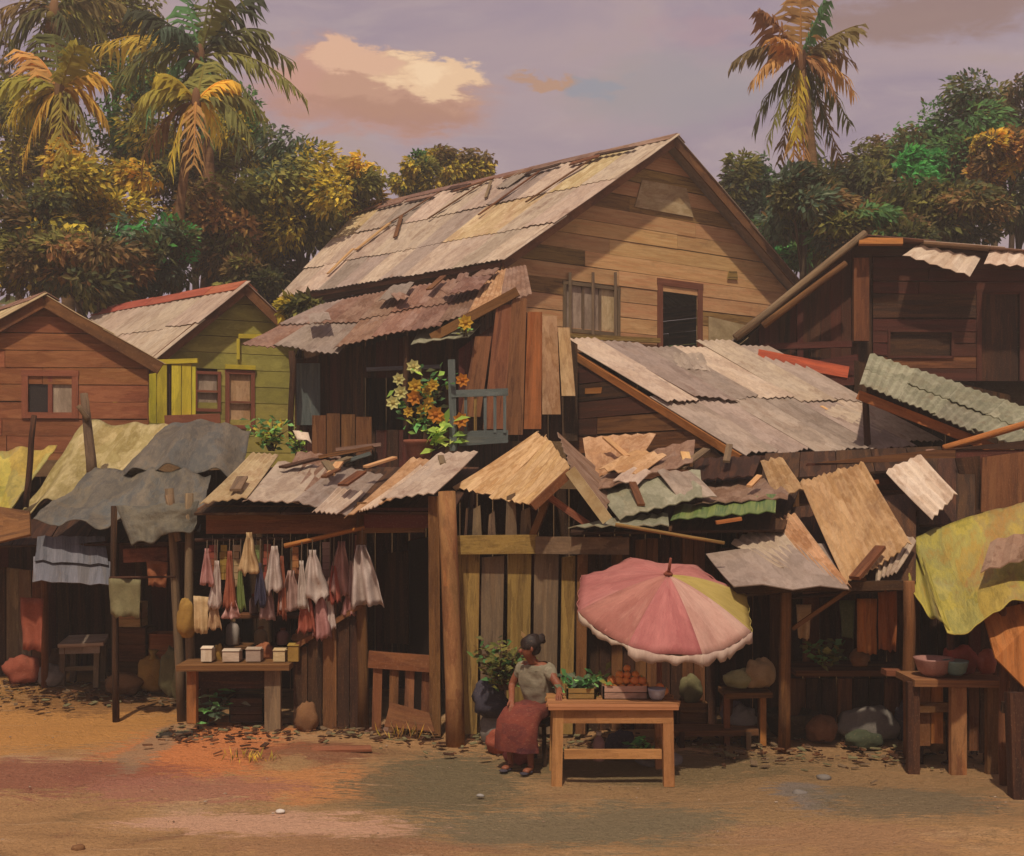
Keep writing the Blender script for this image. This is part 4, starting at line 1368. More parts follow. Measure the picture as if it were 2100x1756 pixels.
scraps(t, P(430, 1020, 14.0), P(890, 1010, 13.9), P(960, 945, 16.4), P(550, 945, 16.4), 9, [S_RUST, S_PALE, S_TAN, S_GREY, S_WHITE], 7, (0.3, 0.9), .06)
for x0, y0, x1, y1, d, m in ((655, 938, 765, 918, 16.6, W_BROWN), (690, 922, 782, 912, 16.9, S_RUST), (700, 950, 760, 930, 16.2, W_TEAL)):
    beam(t, P(x0, y0, d), P(x1, y1, d), 0.16, m, 'roof_weight', 0.05)
A0, A1 = P(388, 1490, 14.35).x, P(912, 1490, 14.1).x
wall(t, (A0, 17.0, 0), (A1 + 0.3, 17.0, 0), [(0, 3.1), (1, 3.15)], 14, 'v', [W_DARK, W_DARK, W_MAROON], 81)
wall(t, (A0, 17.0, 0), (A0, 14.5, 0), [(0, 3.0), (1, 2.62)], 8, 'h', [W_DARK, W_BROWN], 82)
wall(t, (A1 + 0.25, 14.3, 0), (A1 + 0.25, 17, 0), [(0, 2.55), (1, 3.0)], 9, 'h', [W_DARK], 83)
fa = Face((A0, 14.3, 0), (1, 0))
wall(t, (fa.uh(425, 1400)[0] + A0, 14.25, 2.37), (fa.uh(748, 1400)[0] + A0, 14.2, 2.36), [(0, 0.36), (1, 0.36)], 2, 'h', [W_BROWN, W_MAROON], 84, jit=0.02)
beam(t, P(748, 1062, 14.05), P(880, 1062, 14.0), 0.1, W_MAROON, 'lintel', 0.24)
beam(t, P(748, 1085, 14.1), P(872, 1083, 14.05), 0.1, W_BROWN, 'lintel', 0.1)
pole(t, P(392, 1482, 14.5), P(388, 1012, 14.4), 0.06, W_GREY, 'post', seed=1, bend=0.006)
pole(t, P(745, 1500, 14.1), P(742, 1030, 14.1), 0.07, W_BROWN, 'post', seed=2, bend=0.004)
beam(t, P(893, 1508, 13.9), P(890, 1018, 13.9), 0.13, W_BROWN, 'post')
pole(t, P(934, 1532, 13.3) - Vector((0, 0, 0.05)), P(916, 1008, 13.45), 0.11, W_POST, 'post', 0.1, seed=6, bend=0.005)
pole(t, P(583, 1120, 13.95), P(748, 1082, 14.0), 0.03, W_ORANGE, 'hanging_rod', bend=0.002)
pole(t, P(400, 1108, 14.2), P(590, 1104, 14.2), 0.022, W_DARK, 'hanging_rod', bend=0.002)
for i, (x0, x1, y0, m) in enumerate(((602, 630, 1325, W_DARK), (632, 660, 1250, W_DARK), (662, 690, 1235, W_BROWN), (692, 716, 1225, W_DARK), (718, 738, 1230, W_DARK))):
    panel(t, [P(x0, 1496, 14.1), P(x1, 1496, 14.1), P(x1, y0, 14.1), P(x0, y0 + 6, 14.1)], 0.03, m, 'plank')
beam(t, P(600, 1330, 14.06), P(742, 1240, 14.06), 0.06, W_BROWN, 'brace')
# the doorway: an inner door standing ajar and a low slatted gate
panel(t, [P(788, 1318, 15.2), P(836, 1322, 15.0), P(836, 1130, 15.0), P(788, 1135, 15.2)], 0.04, W_DARK, 'door')
panel(t, [P(836, 1480, 15.1), P(884, 1480, 14.6), P(884, 1100, 14.6), P(836, 1110, 15.1)], 0.04, GLASS_DARK, 'door')
beam(t, P(756, 1352, 14.0), P(890, 1362, 13.95), 0.05, W_BROWN, 'gate_rail', 0.2)
for x in (772, 806, 838, 872):
    beam(t, P(x, 1498, 14.02), P(x + 3, 1370, 14.02), 0.11, W_BROWN if x != 838 else W_RED, 'gate_slat', 0.03, up=(0, 1, 0))
panel(t, [P(788, 1490, 13.7), P(892, 1502, 13.6), P(880, 1462, 13.7), P(800, 1440, 13.8)], 0.03, W_BROWN, 'leaning_board')
# shelf inside the stall
beam(t, P(400, 1262, 16.2), P(640, 1262, 16.2), 0.4, W_BROWN, 'shelf', 0.04)
beam(t, P(400, 1325, 16.0), P(640, 1325, 16.0), 0.4, W_BROWN, 'shelf', 0.04)

# ------------------------------------------------------------------ the small peaked roof and the board fence shack
t = thing('fence_shack', 'shack with a peaked tan sheet roof behind a fence of upright grey boards', 'shack', (0.6, 14.5, 0))
Fp, Bp = P(1168, 955, 13.5), P(1142, 882, 16.2)
eb, ef = P(923, 1000, 15.3), P(1090, 1034, 13.3)
loose(t, [eb, P(1005, 1013, 14.3), P(1122, 902, 15.4), P(1100, 885, 16.2)], S_TAN, 6)
loose(t, [P(1000, 1016, 14.25) + Vector((0, 0, -.02)), ef, Fp, P(1118, 890, 15.9)], S_TAN, 8)
loose(t, [P(1240, 1058, 13.42), P(1262, 985, 15.9), Bp + Vector((0.02, 0, -0.03)), Fp + Vector((0.02, 0, -0.03))], S_RUST, 7)
beam(t, Fp + Vector((0, -0.08, -0.05)), P(1246, 1068, 13.35), 0.05, S_CREAM, 'barge_board', 0.13)
beam(t, Fp + Vector((0, -0.05, -0.08)), P(1092, 1040, 13.3), 0.05, W_BROWN, 'barge_board', 0.1)
roof_boards(t, P(1170, 1092, 13.5), P(1610, 1086, 13.9), P(1650, 975, 16.6), P(1200, 985, 16.6), 5)  # hidden dark layer added below this roof, keeps light out
for q, m in [
        ([(1208, 985, 15.3), (1310, 940, 15.6), (1345, 888, 17), (1195, 898, 17)], S_TAN),
        ([(1215, 1008, 14.4), (1420, 948, 15.3), (1425, 900, 16.6), (1240, 950, 16.2)], S_RUST),
        ([(1420, 985, 15.2), (1545, 975, 15.2), (1560, 935, 16.6), (1425, 940, 16.6)], W_DARK),
        ([(1270, 1063, 13.5), (1440, 1016, 14), (1436, 962, 15.2), (1225, 1003, 14.9)], S_GREEN),
        ([(1425, 1032, 14.2), (1615, 1022, 14.2), (1622, 975, 15.6), (1440, 990, 15.6)], S_RUST),
        ([(1375, 1064, 13.5), (1590, 1049, 13.6), (1592, 1012, 14.5), (1385, 1037, 14.5)], S_LIME),
        ([(1165, 1080, 13.2), (1372, 1076, 13.3), (1370, 1052, 14), (1240, 1062, 14)], S_GREEN)]:
    loose(t, [P(*c) for c in q], m, 6, 0.012)
pole(t, P(1262, 1076, 13.1), P(1486, 1114, 12.9), 0.022, W_OCHRE, 'roof_pole', bend=0.004)
scraps(t, P(1215, 1050, 13.9), P(1600, 1040, 14.0), P(1600, 940, 16.4), P(1230, 900, 16.6), 9, [S_RUST, S_TAN, S_GREEN, S_PALE, S_GREY], 6, (0.4, 1.1), .09)
beam(t, P(1468, 1072, 13.5), P(1520, 1064, 13.5), 0.09, W_ORANGE, 'roof_weight', 0.04)
fx0, fx1 = P(938, 1500, 13.75).x, P(1200, 1500, 13.75).x
for i, (x0, x1, y0, m) in enumerate(((938, 984, 1132, W_OCHRE), (988, 1034, 1140, W_GREY), (1042, 1090, 1128, W_OCHRE), (1096, 1146, 1132, W_GREY), (1152, 1180, 1140, W_OCHRE), (1184, 1206, 1135, W_BROWN))):
    panel(t, [P(x0 - 4, 1506, 13.75), P(x1 - 6, 1506, 13.75), P(x1, y0, 13.78), P(x0, y0 + 4, 13.78)], 0.035, m, 'fence_board')
for i, (x0, x1, y0) in enumerate(((968, 988, 1036), (1000, 1017, 1048), (1036, 1060, 1010), (1066, 1090, 1040))):
    panel(t, [P(x0, 1102, 13.8), P(x1, 1102, 13.8), P(x1 - 3, y0, 13.8), P(x0 + 3, y0 + 8, 13.8)], 0.03, W_GREY, 'picket')
beam(t, P(926, 1118, 13.68), P(1102, 1116, 13.66), 0.06, W_OCHRE, 'rail', 0.22)
beam(t, P(1098, 1118, 13.63), P(1290, 1120, 13.6), 0.06, W_GREY, 'rail', 0.2)
beam(t, P(1092, 1100, 13.7), P(1128, 1012, 13.65), 0.08, W_BROWN, 'strut')
beam(t, P(1124, 1018, 13.62), P(1206, 1076, 13.6), 0.08, W_RED, 'strut')
wall(t, (A1 + 0.35, 15.6, 0), (3.2, 15.6, 0), [(0, 2.95), (0.4, 2.9), (1, 2.75)], 18, 'v', [W_DARK, W_DARK, W_MAROON], 91)
wall(t, P(1204, 1500, 14.1), P(1470, 1500, 14.3), [(0, 2.35), (1, 2.35)], 11, 'v', [W_DARK, W_DARK, W_BROWN], 92, ragged=0.03)

# ------------------------------------------------------------------ the corner stall under big tan sheets
t = thing('corner_stall', 'open market stall under slanting tan sheets beside the pink umbrella', 'market stall', (4.2, 13.8, 0))
roof_boards(t, P(1490, 1222, 12.75), P(1880, 1192, 12.9), P(1880, 1010, 15.6), P(1540, 1050, 15.6), 5)  # boards added under the tan sheets to shade the stall
for q, m, wv in [
        ([(1735, 1196, 12.5), (1800, 1160, 12.8), (1706, 968, 15), (1642, 988, 14.8)], S_TAN, 6),
        ([(1796, 1164, 12.75), (1868, 1112, 13.1), (1772, 948, 15), (1702, 970, 14.95)], S_TAN, 6),
        ([(1795, 1192, 12.6), (1838, 1172, 12.6), (1880, 1105, 13.6), (1800, 1092, 13.8)], S_PALE, 5),
        ([(1690, 1196, 12.55), (1745, 1200, 12.4), (1632, 1052, 14.5), (1585, 1064, 14.4)], S_TAN, 5),
        ([(1598, 1162, 13.0), (1696, 1194, 12.6), (1590, 1062, 14.45), (1500, 1112, 13.9)], S_PALE, 6),
        ([(1505, 1200, 12.3), (1742, 1206, 12.3), (1690, 1112, 13.7), (1448, 1134, 13.6)], S_GREY, 2),
        ([(1590, 1024, 14.6), (1652, 1004, 14.6), (1604, 936, 15.8), (1560, 946, 15.8)], S_TAN, 3),
        ([(1912, 1064, 13.9), (1962, 1010, 14.3), (1888, 930, 15.7), (1815, 966, 15.4)], S_WHITE, 5),
        ([(1880, 1010, 15.6), (1975, 1060, 15.2), (2010, 940, 17), (1900, 920, 17)], S_RUST, 4)]:
    loose(t, [P(*c) for c in q], m, wv, 0.014)
roof_boards(t, P(1885, 1076, 14.5), P(2000, 1076, 14.5), P(2000, 940, 16.4), P(1885, 940, 16.4), 3)
beam(t, P(1752, 1186, 12.45), P(1806, 1122, 12.9), 0.12, W_BROWN, 'roof_weight', 0.04)
beam(t, P(1755, 1000, 14.8), P(1800, 988, 14.8), 0.1, W_ORANGE, 'roof_weight', 0.05)
beam(t, P(1500, 1208, 12.55), P(1850, 1200, 12.6), 0.08, W_DARK, 'eave_beam', 0.1)
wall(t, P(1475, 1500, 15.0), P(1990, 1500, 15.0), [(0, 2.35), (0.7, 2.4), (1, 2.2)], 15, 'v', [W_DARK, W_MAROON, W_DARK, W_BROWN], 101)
wall(t, P(1990, 1500, 15.0), P(1990, 1500, 13.2), [(0, 2.1), (1, 1.7)], 8, 'v', [W_DARK], 102)
pole(t, P(1608, 1540, 13.1), P(1612, 1208, 12.7), 0.07, W_BROWN, 'post', seed=8, bend=0.006)
pole(t, P(1866, 1555, 12.75), P(1864, 1192, 12.7), 0.075, W_BROWN, 'post', seed=9, bend=0.006)
beam(t, P(1625, 1290, 12.85), P(1775, 1186, 12.75), 0.045, W_BROWN, 'brace')
beam(t, P(1618, 1372, 14.25), P(1850, 1372, 14.25), 0.7, W_BROWN, 'counter', 0.07)
for i in range(7):
    x0 = 1622 + i * 32
    panel(t, [P(x0, 1498, 14.05), P(x0 + 29, 1498, 14.05), P(x0 + 29, 1392, 14.05), P(x0, 1392, 14.05)], 0.03, W_DARK if i % 3 else W_BROWN, 'counter_plank')
beam(t, P(1812, 1378, 13.0), P(1864, 1380, 13.0), 0.2, W_FRAME, 'counter_ledge', 0.06)

# dark lean-to boards filling the yard behind the corner stall
t = thing('dark_lean_to', 'low dark brown lean-to wedged between the grey roof and the tan stall sheets', 'shack', (5.4, 16.6, 0))
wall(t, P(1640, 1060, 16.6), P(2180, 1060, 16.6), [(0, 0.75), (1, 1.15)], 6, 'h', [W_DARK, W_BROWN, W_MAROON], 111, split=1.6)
roof_boards(t, P(1560, 985, 16.0), P(1950, 955, 16.2), P(1930, 915, 17.4), P(1570, 930, 17.4), 5, W_DARK)
panel(t, [P(2012, 1050, 15.6), P(2110, 1050, 15.6), P(2110, 925, 15.8), P(2015, 938, 15.8)], 0.04, W_BROWN, 'panel')
panel(t, [P(1985, 1045, 15.9), P(2012, 1045, 15.9), P(2010, 935, 15.9), P(1960, 940, 15.9)], 0.04, W_DARK, 'panel')

# ------------------------------------------------------------------ tarpaulins
def tarp(name, label, tl, tr, br, bl, mat, nu=30, nv=24, folds=3, amp=0.07, seed=0, droop=0.15, cat='tarpaulin', t=0.012, thing_root=None, hump=0.0):
    TL, TR, BR, BL = (Vector(q) for q in (tl, tr, br, bl))
    N = (BR - BL).cross(TL - BL).normalized()
    ph = seed * 3.7

    def fn(u, v):
        p = (BL * (1 - u) + BR * u) * (1 - v) + (TL * (1 - u) + TR * u) * v
        w = amp * math.sin(u * folds * math.pi * 2 + ph + 1.5 * v) * (0.35 + 0.65 * (1 - v))
        w += amp * 0.9 * mnoise.noise((u * 3 + ph, v * 3, ph)) + amp * 0.3 * (1 - abs(mnoise.noise((u * 7 + v * 3 + ph, v * 5 - u * 2, ph)) * 2)) + amp * 0.2 * mnoise.noise((u * 17, v * 14, ph)) - droop * math.sin(math.pi * u) * math.sin(math.pi * v) + hump * math.sin(math.pi * u)
        e = amp * 1.2 * mnoise.noise((u * 6, ph, 1.0)) * (1 - v)
        return p + N * w + Vector((0, 0, e))
    b = MB()
    b.cloth(fn, nu, nv, t)
    if thing_root is not None:
        return b.build(name, mat, thing_root, True)
    return tag(b.build(name, mat, None, True), label, cat)


t = thing('tarp_stall', 'shaded market stall of dark posts and boards under the grey tarpaulins', 'market stall', (-6, 16.5, gz(-6, 16.5)))
gb = gz(-6, 18)
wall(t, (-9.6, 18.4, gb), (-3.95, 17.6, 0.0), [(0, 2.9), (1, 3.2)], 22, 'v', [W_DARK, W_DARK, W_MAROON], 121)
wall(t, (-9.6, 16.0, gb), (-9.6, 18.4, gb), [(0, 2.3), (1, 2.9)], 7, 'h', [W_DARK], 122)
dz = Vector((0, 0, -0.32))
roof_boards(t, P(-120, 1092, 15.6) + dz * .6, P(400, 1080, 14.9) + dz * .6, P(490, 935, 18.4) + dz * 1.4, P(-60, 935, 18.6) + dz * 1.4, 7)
pole(t, GP(238, 1478) - Vector((0, 0, .05)), P(234, 1038, 14.6), 0.045, W_DARK, 'post', seed=21, bend=0.005)
pole(t, GP(374, 1482) - Vector((0, 0, .05)), P(347, 1002, 14.5), 0.065, W_GREY, 'post', seed=22, bend=0.008)
pole(t, P(345, 1015, 14.45), P(366, 1110, 14.45), 0.05, W_GREY, 'post_fork', seed=24, bend=0.004)
pole(t, P(190, 985, 17.2), P(172, 808, 17.4), 0.085, W_GREY, 'post', 0.06, seed=23, bend=0.006)
pole(t, P(52, 1040, 16.6), P(70, 852, 16.8), 0.045, W_DARK, 'post', seed=25, bend=0.006)
pole(t, P(182, 862, 17.25), P(160, 832, 17.2), 0.04, W_GREY, 'post_fork', seed=26, bend=0.004)
wall(t, P(-40, 1400, 16.9), P(92, 1400, 16.9), [(0, 1.7), (1, 1.6)], 5, 'v', [W_GREY, W_BROWN, W_DARK], 124)
pole(t, GP(92, 1410), P(92, 1100, 15.9), 0.05, W_BROWN, 'post', seed=27, bend=0.004)
beam(t, P(255, 1140, 15.3), P(345, 1136, 15.2), 0.06, W_RED, 'rail', 0.18)
loose(t, [P(70, 1150, 15.0), P(222, 1158, 15.0), P(214, 1100, 15.3), P(76, 1100, 15.3)], T_BLUE, 4, 0.01, 'awning_sheet')
loose(t, [P(66, 1192, 14.8), P(224, 1198, 14.8), P(226, 1150, 15.1), P(68, 1140, 15.1)], T_BLUE, 4, 0.01, 'awning_sheet')
panel(t, [P(-30, 1118, 15.1), P(62, 1096, 15.0), P(60, 1048, 15.4), P(-30, 1035, 15.6)], 0.03, W_BROWN, 'awning_board')
tarp('cream_tarpaulin', 'pale cream tarpaulin stretched as a sunlit slope below the terracotta house', P(172, 864, 19.6), P(380, 878, 19.4), P(260, 1000, 16.9), P(40, 1046, 16.5), T_CREAM, seed=1, droop=0.1)
tarp('yellow_green_tarpaulin', 'yellow green tarpaulin strip hanging at the edge beside the cream tarpaulin', P(-60, 935, 18.4), P(118, 915, 18.4), P(30, 1046, 16.3), P(-70, 1085, 16.0), T_YELLOW, seed=2, droop=0.08)
tarp('upper_grey_tarpaulin', 'higher of two grey tarpaulins, rounded over poles below the green house', P(338, 876, 19.1), P(515, 886, 18.9), P(490, 985, 16.7), P(232, 976, 16.9), T_GREY, seed=3, droop=-0.15, hump=0.15)
tarp('lower_grey_tarpaulin', 'lower and larger of two grey tarpaulins, hanging in folds over the dark stall', P(196, 962, 17.1), P(432, 975, 16.7), P(408, 1082, 14.6), P(70, 1072, 15.0), T_GREY, seed=4, folds=3.4, amp=0.1, droop=0.12, nu=40, nv=26)
tarp('tarpaulin_flap', 'drooping corner flap of grey cloth hanging in folds beside the forked post', P(240, 1040, 14.5), P(410, 1030, 14.4), P(398, 1080, 14.25), P(270, 1122, 14.2), T_GREY, seed=5, folds=2, amp=0.05, droop=0.0)
tarp('yellow_tarpaulin', 'big yellow tarpaulin sloping over the stall at the edge above the orange panel', P(1868, 1104, 14.2), P(2200, 992, 14.4), P(2200, 1205, 11.6), P(1944, 1296, 11.5), T_YELLOW, seed=6, folds=1.6, amp=0.07, droop=0.12, nu=40, nv=30)
tarp('yellow_tarpaulin_flap', 'olive side flap of the yellow tarpaulin hanging next to the tan sheets', P(1862, 1108, 14.25), P(1888, 1122, 14.0), P(1950, 1300, 11.55), P(1846, 1190, 13.2), T_YELLOW, seed=7, folds=1, amp=0.05, droop=0.0)
b = MB()
b.sheet(P(2010, 1172, 12.1), P(2130, 1140, 12.1), P(2130, 1085, 12.9), P(2030, 1110, 12.9), 3, 0.015)
tag(b.build('rusty_sheet', S_RUST), 'small rusty orange sheet laid on top of the yellow tarpaulin', 'roof sheet')

t = thing('edge_stall', 'stall at the picture edge under the yellow tarpaulin with a big orange plywood flap', 'market stall', (5.4, 12, 0))
panel(t, [P(2042, 1350, 11.5), P(2170, 1480, 11.5), P(2170, 1222, 11.9), P(2016, 1256, 11.9)], 0.02, W_ORANGE, 'plywood_flap')
beam(t, P(2088, 1650, 11.15), P(2080, 1420, 11.25), 0.14, W_DARK, 'post')
pole(t, P(2060, 1610, 11.7), P(2052, 1225, 11.9), 0.05, W_BROWN, 'post', seed=31)
pole(t, P(1952, 1560, 12.7), P(1950, 1290, 12.4), 0.05, W_DARK, 'post', seed=32)
beam(t, P(2054, 1450, 11.4), P(2150, 1462, 11.3), 0.1, W_DARK, 'rail', 0.1)
wall(t, P(2085, 1640, 11.4), P(2200, 1640, 11.4), [(0, 0.85), (1, 0.85)], 4, 'v', [W_DARK, W_BROWN], 131)
wall(t, P(1985, 1500, 13.0), P(2220, 1500, 13.0), [(0, 1.75), (1, 2.0)], 9, 'v', [W_DARK, W_MAROON], 132)

# ------------------------------------------------------------------ goods, furniture, the seller


def mat1(name, c, c2=None, rough=0.6, trans=0.0, spec=0.3):
    return worn(name, [c, c2 or c, c], 3.0, 3.0, rough, 0.15, 0.4, 0.08, '#4a3323', 0.2, spec, False, trans)


M_WHITE = mat1('white_plastic', '#c6b2a6', '#d6c6ba', 0.55, 0.3, 0.4)
M_PINK = mat1('pink_plastic', '#a8726a', '#b98a80', 0.45, 0.2, 0.4)
M_REDP = mat1('red_packet', '#7d3a2c', '#94503c', 0.5)
M_ORNG = mat1('orange_packet', '#94582f', '#a86e44', 0.5)
M_GRNP = mat1('green_packet', '#66783e', '#7c8a50', 0.5)
M_BLUEP = mat1('blue_packet', '#2c2c40', '#3c3c50', 0.45)
M_TANP = mat1('tan_packet', '#a5845c', '#b79a72', 0.55)
M_MAUVE = mat1('mauve_packet', '#8a6a64', '#9a7a72', 0.5)
M_STRING = mat1('string', '#6b5a48', None, 0.8)
M_CLAY = mat1('clay', '#7a4630', '#8d5639', 0.8)
M_FRUIT = mat1('orange_peel', '#cc7030', '#d98a3e', 0.5)
M_GREY = mat1('sack_cloth', '#6f6862', '#7d756c', 0.9)
M_BROWNS = mat1('jute', '#6e4a2e', '#7f5a38', 0.9)
M_OLIVE = mat1('olive_cloth', '#6a6444', '#7a7450', 0.9)
M_YELS = mat1('yellow_sack', '#8a6a2c', '#9c7c38', 0.85)
M_DARKC = mat1('dark_blue_cloth', '#33303a', '#3f3a44', 0.9)
M_RUSTC = mat1('rust_cloth', '#84452c', '#96553a', 0.9)
M_TEAL = mat1('teal_enamel', '#5f7a74', '#6f8a82', 0.35, 0, 0.5)
M_LBLUE = mat1('pale_blue_enamel', '#8d8f98', '#9c9ea4', 0.35, 0, 0.5)
M_BLACK = mat1('black_rubber', '#1f1a16', '#2a241e', 0.7)


def bag(x, y0, y1, rx, d, mat, label, rod_y, kind='plastic_bag', cat='bag', n=10, seed=0, string=True):
    """a filled bag or packet that hangs from the rod by its string"""
    r = random.Random(seed + 5)
    top, bot = P(x, y0, d), P(x, y1, d)
    bot = bot + Vector((0, 0, 0))
    H = top.z - bot.z
    w = rx / F * d
    o = thing(kind, label, cat, bot, 'goods hanging in the open stall')
    b = MB()
    ph = r.uniform(0, 40)
    skew = r.uniform(-.35, .35)
    fat = r.uniform(.55, .8)

    def fn(u, v):
        q = w * (.10 + (1.0 - .10) * (1 - v) ** fat) * (1 + .12 * mnoise.noise((v * 3, ph, 0)))
        if v > .93:
            q = w * (.10 + 2.2 * (v - .93))
        x = (u - .5) * 2 * q + skew * w * (1 - v)
        y = .30 * w * math.sin(u * 13 + ph + 2 * v) * (1 - v * .6) + .35 * w * mnoise.noise((u * 4, v * 3, ph)) - .35 * w * math.sin(math.pi * u) * (1 - v)
        z = H * v + (1 - v) * H * .16 * (mnoise.noise((u * 4.5, ph, 2)) + .5 * mnoise.noise((u * 11, ph, 5)))
        return bot + Vector((x, y, z))
    b.cloth(fn, 14, 10, 0.008)
    b.build('bag_body', mat, o, True)
    if string:
        b = MB()
        b.tube([bot + Vector((0, 0, H * 0.86)), P(x + 1, rod_y, d)], 0.006, 4)
        b.build('string', M_STRING, o)
    return o


BAGS = [(640, 1128, 1226, 32, M_WHITE, 'white plastic bag hanging near the upper end of the orange rod', 1106), (656, 1205, 1308, 22, M_PINK, 'long pinkish packet hanging lowest under the orange rod', 1102),
        (700, 1110, 1222, 30, M_PINK, 'pinkish clear bag hanging between two white bags', 1092), (742, 1118, 1240, 36, M_WHITE, 'fat white plastic bag hanging against the doorway post', 1083),
        (562, 1120, 1212, 22, M_WHITE, 'small white bag hanging just before the orange rod begins', 1104), (598, 1170, 1254, 26, M_MAUVE, 'dusky rose bag hanging under the lower end of the orange rod', 1116),
        (510, 1092, 1176, 24, M_TANP, 'tan paper bag hanging high from the dark rod', 1106), (470, 1130, 1248, 15, M_REDP, 'long red packet hanging beside the green one', 1106),
        (493, 1160, 1252, 11, M_GRNP, 'narrow green packet hanging beside the red one', 1106), (533, 1155, 1240, 14, M_BLUEP, 'dark blue packet hanging under the dark rod', 1105),
        (445, 1150, 1248, 16, M_WHITE, 'white packet hanging closest to the grey stall post', 1107), (578, 1140, 1262, 11, M_REDP, 'thin dark red packet hanging next to the small white bag', 1104),
        (618, 1150, 1250, 14, M_WHITE, 'narrow white packet hanging next to the dusky rose bag', 1111), (684, 1160, 1235, 15, M_REDP, 'small red bag hanging in front of the pinkish clear bag', 1097),
        (722, 1150, 1228, 14, M_MAUVE, 'mauve bag half hidden by the fat white bag', 1088), (424, 1125, 1200, 15, M_PINK, 'pink packet hanging at the grey post end of the dark rod', 1108)]
for i, (x, y0, y1, rx, m, lb, ry) in enumerate(BAGS):
    bag(x, y0, y1, rx * 0.95, 13.93 + 0.05 * (i % 3), m, lb, ry, seed=i)


def sachets(x, y0, n, w, d, mat, label, seed):
    """a strip of small packets hanging one below the other"""
    r = random.Random(seed)
    top = P(x, y0, d)
    ww, hh = w / F * d, 0.085
    o = thing('sachet_strip', label, 'packets', top - Vector((0, 0, n * hh)), 'goods hanging in the open stall')
    for i in range(n):
        z = -hh * i
        a = r.uniform(-.35, .35)
        u = Vector((math.cos(a), math.sin(a), 0)) * ww / 2
        b = MB()
        q = top + Vector((r.uniform(-.006, .006), 0, z))
        b.slab(q - u - Vector((0, 0, hh * .94)), q + u - Vector((0, 0, hh * .94)), q + u, q - u, 0.012)
        b.build('sachet', mat, o)
    b = MB()
    b.tube([top, top + Vector((0, 0, .12))], .004, 4)
    b.build('string', M_STRING, o)


for i, (x, y0, n, w, m, lb) in enumerate(((436, 1118, 6, 16, M_REDP, 'strip of red sachets hanging beside the grey stall post'), (458, 1118, 5, 14, M_YELS, 'strip of mustard sachets hanging at the dark rod'), (484, 1118, 6, 15, M_TANP, 'strip of tan sachets hanging before the red packet'),
                                           (548, 1116, 7, 15, M_REDP, 'long strip of red sachets in the middle of the stall'), (606, 1122, 5, 14, M_ORNG, 'strip of orange sachets under the orange rod'), (668, 1112, 6, 15, M_MAUVE, 'strip of mauve sachets behind the white bag'),
                                           (526, 1118, 4, 13, M_GRNP, 'short strip of green sachets near the tan paper bag'), (700, 1112, 7, 14, M_TANP, 'long strip of tan sachets close to the boarded side'), (733, 1098, 5, 13, M_REDP, 'strip of red sachets beside the doorway post'))):
    sachets(x, y0, n, w, 14.15 + .04 * (i % 3), m, lb, i)


BAGS2 = [(630, 1212, 1296, 20, M_REDP, 'red bag hanging low beside the long pinkish packet', 1112), (676, 1218, 1290, 16, M_WHITE, 'white packet hanging low beside the long pinkish packet', 1100),
         (548, 1196, 1270, 18, M_MAUVE, 'mauve bag hanging low in the middle of the stall', 1106), (478, 1232, 1268, 20, M_PINK, 'small pink bundle hanging lowest under the red packet', 1106),
         (440, 1232, 1290, 15, M_TANP, 'tan bag hanging low beside the grey stall post', 1107), (716, 1212, 1262, 16, M_PINK, 'pink packet hanging low before the boarded side', 1090)]
for i, (x, y0, y1, rx, m, lb, ry) in enumerate(BAGS2):
    bag(x, y0, y1, rx, 13.98 + 0.04 * (i % 3), m, lb, ry, seed=i + 40)


def box_thing(name, label, cat, x0, x1, ytop, ybot, d, mat, depth=0.25, lid=None, group=None, tilt=0.0):
    """an open crate of boards with a rim, standing at depth d"""
    a, b_ = P(x0, ybot, d), P(x1, ybot, d)
    h = (ybot - ytop) / F * d
    o = thing(name, label, cat, (a + b_) / 2 + Vector((0, depth / 2, 0)), group)
    w = b_.x - a.x
    rot = Matrix.Rotation(tilt, 3, 'Z')
    c = (a + b_) / 2 + Vector((0, depth / 2, 0))

    def q(x, y, z):
        return c + rot @ Vector((x, y, 0)) + Vector((0, 0, z))
    nb = 3 if h > 0.14 else 2
    for s in range(nb):
        z0, z1 = h * s / nb + 0.004, h * (s + 1) / nb - 0.004
        m = MB()
        m.slab(q(-w / 2, -depth / 2, z0), q(w / 2, -depth / 2, z0), q(w / 2, -depth / 2, z1), q(-w / 2, -depth / 2, z1), 0.018)
        m.slab(q(w / 2, depth / 2, z0), q(-w / 2, depth / 2, z0), q(-w / 2, depth / 2, z1), q(w / 2, depth / 2, z1), 0.018)
        m.slab(q(w / 2, -depth / 2, z0), q(w / 2, depth / 2, z0), q(w / 2, depth / 2, z1), q(w / 2, -depth / 2, z1), 0.018)
        m.slab(q(-w / 2, depth / 2, z0), q(-w / 2, -depth / 2, z0), q(-w / 2, -depth / 2, z1), q(-w / 2, depth / 2, z1), 0.018)
        m.build('slat', mat, o)
    m = MB()
    m.slab(q(-w / 2 + .02, -depth / 2 + .02, 0.02), q(w / 2 - .02, -depth / 2 + .02, 0.02), q(w / 2 - .02, depth / 2 - .02, 0.02), q(-w / 2 + .02, depth / 2 - .02, 0.02), 0.015)
    m.build('bottom', mat, o)
    if lid:
        m = MB()
        m.slab(q(-w / 2 - .01, -depth / 2 - .01, h + .02), q(w / 2 + .01, -depth / 2 - .01, h + .02), q(w / 2 + .01, depth / 2 + .01, h + .02), q(-w / 2 - .01, depth / 2 + .01, h + .02), 0.02)
        m.build('lid', lid, o)
    return o


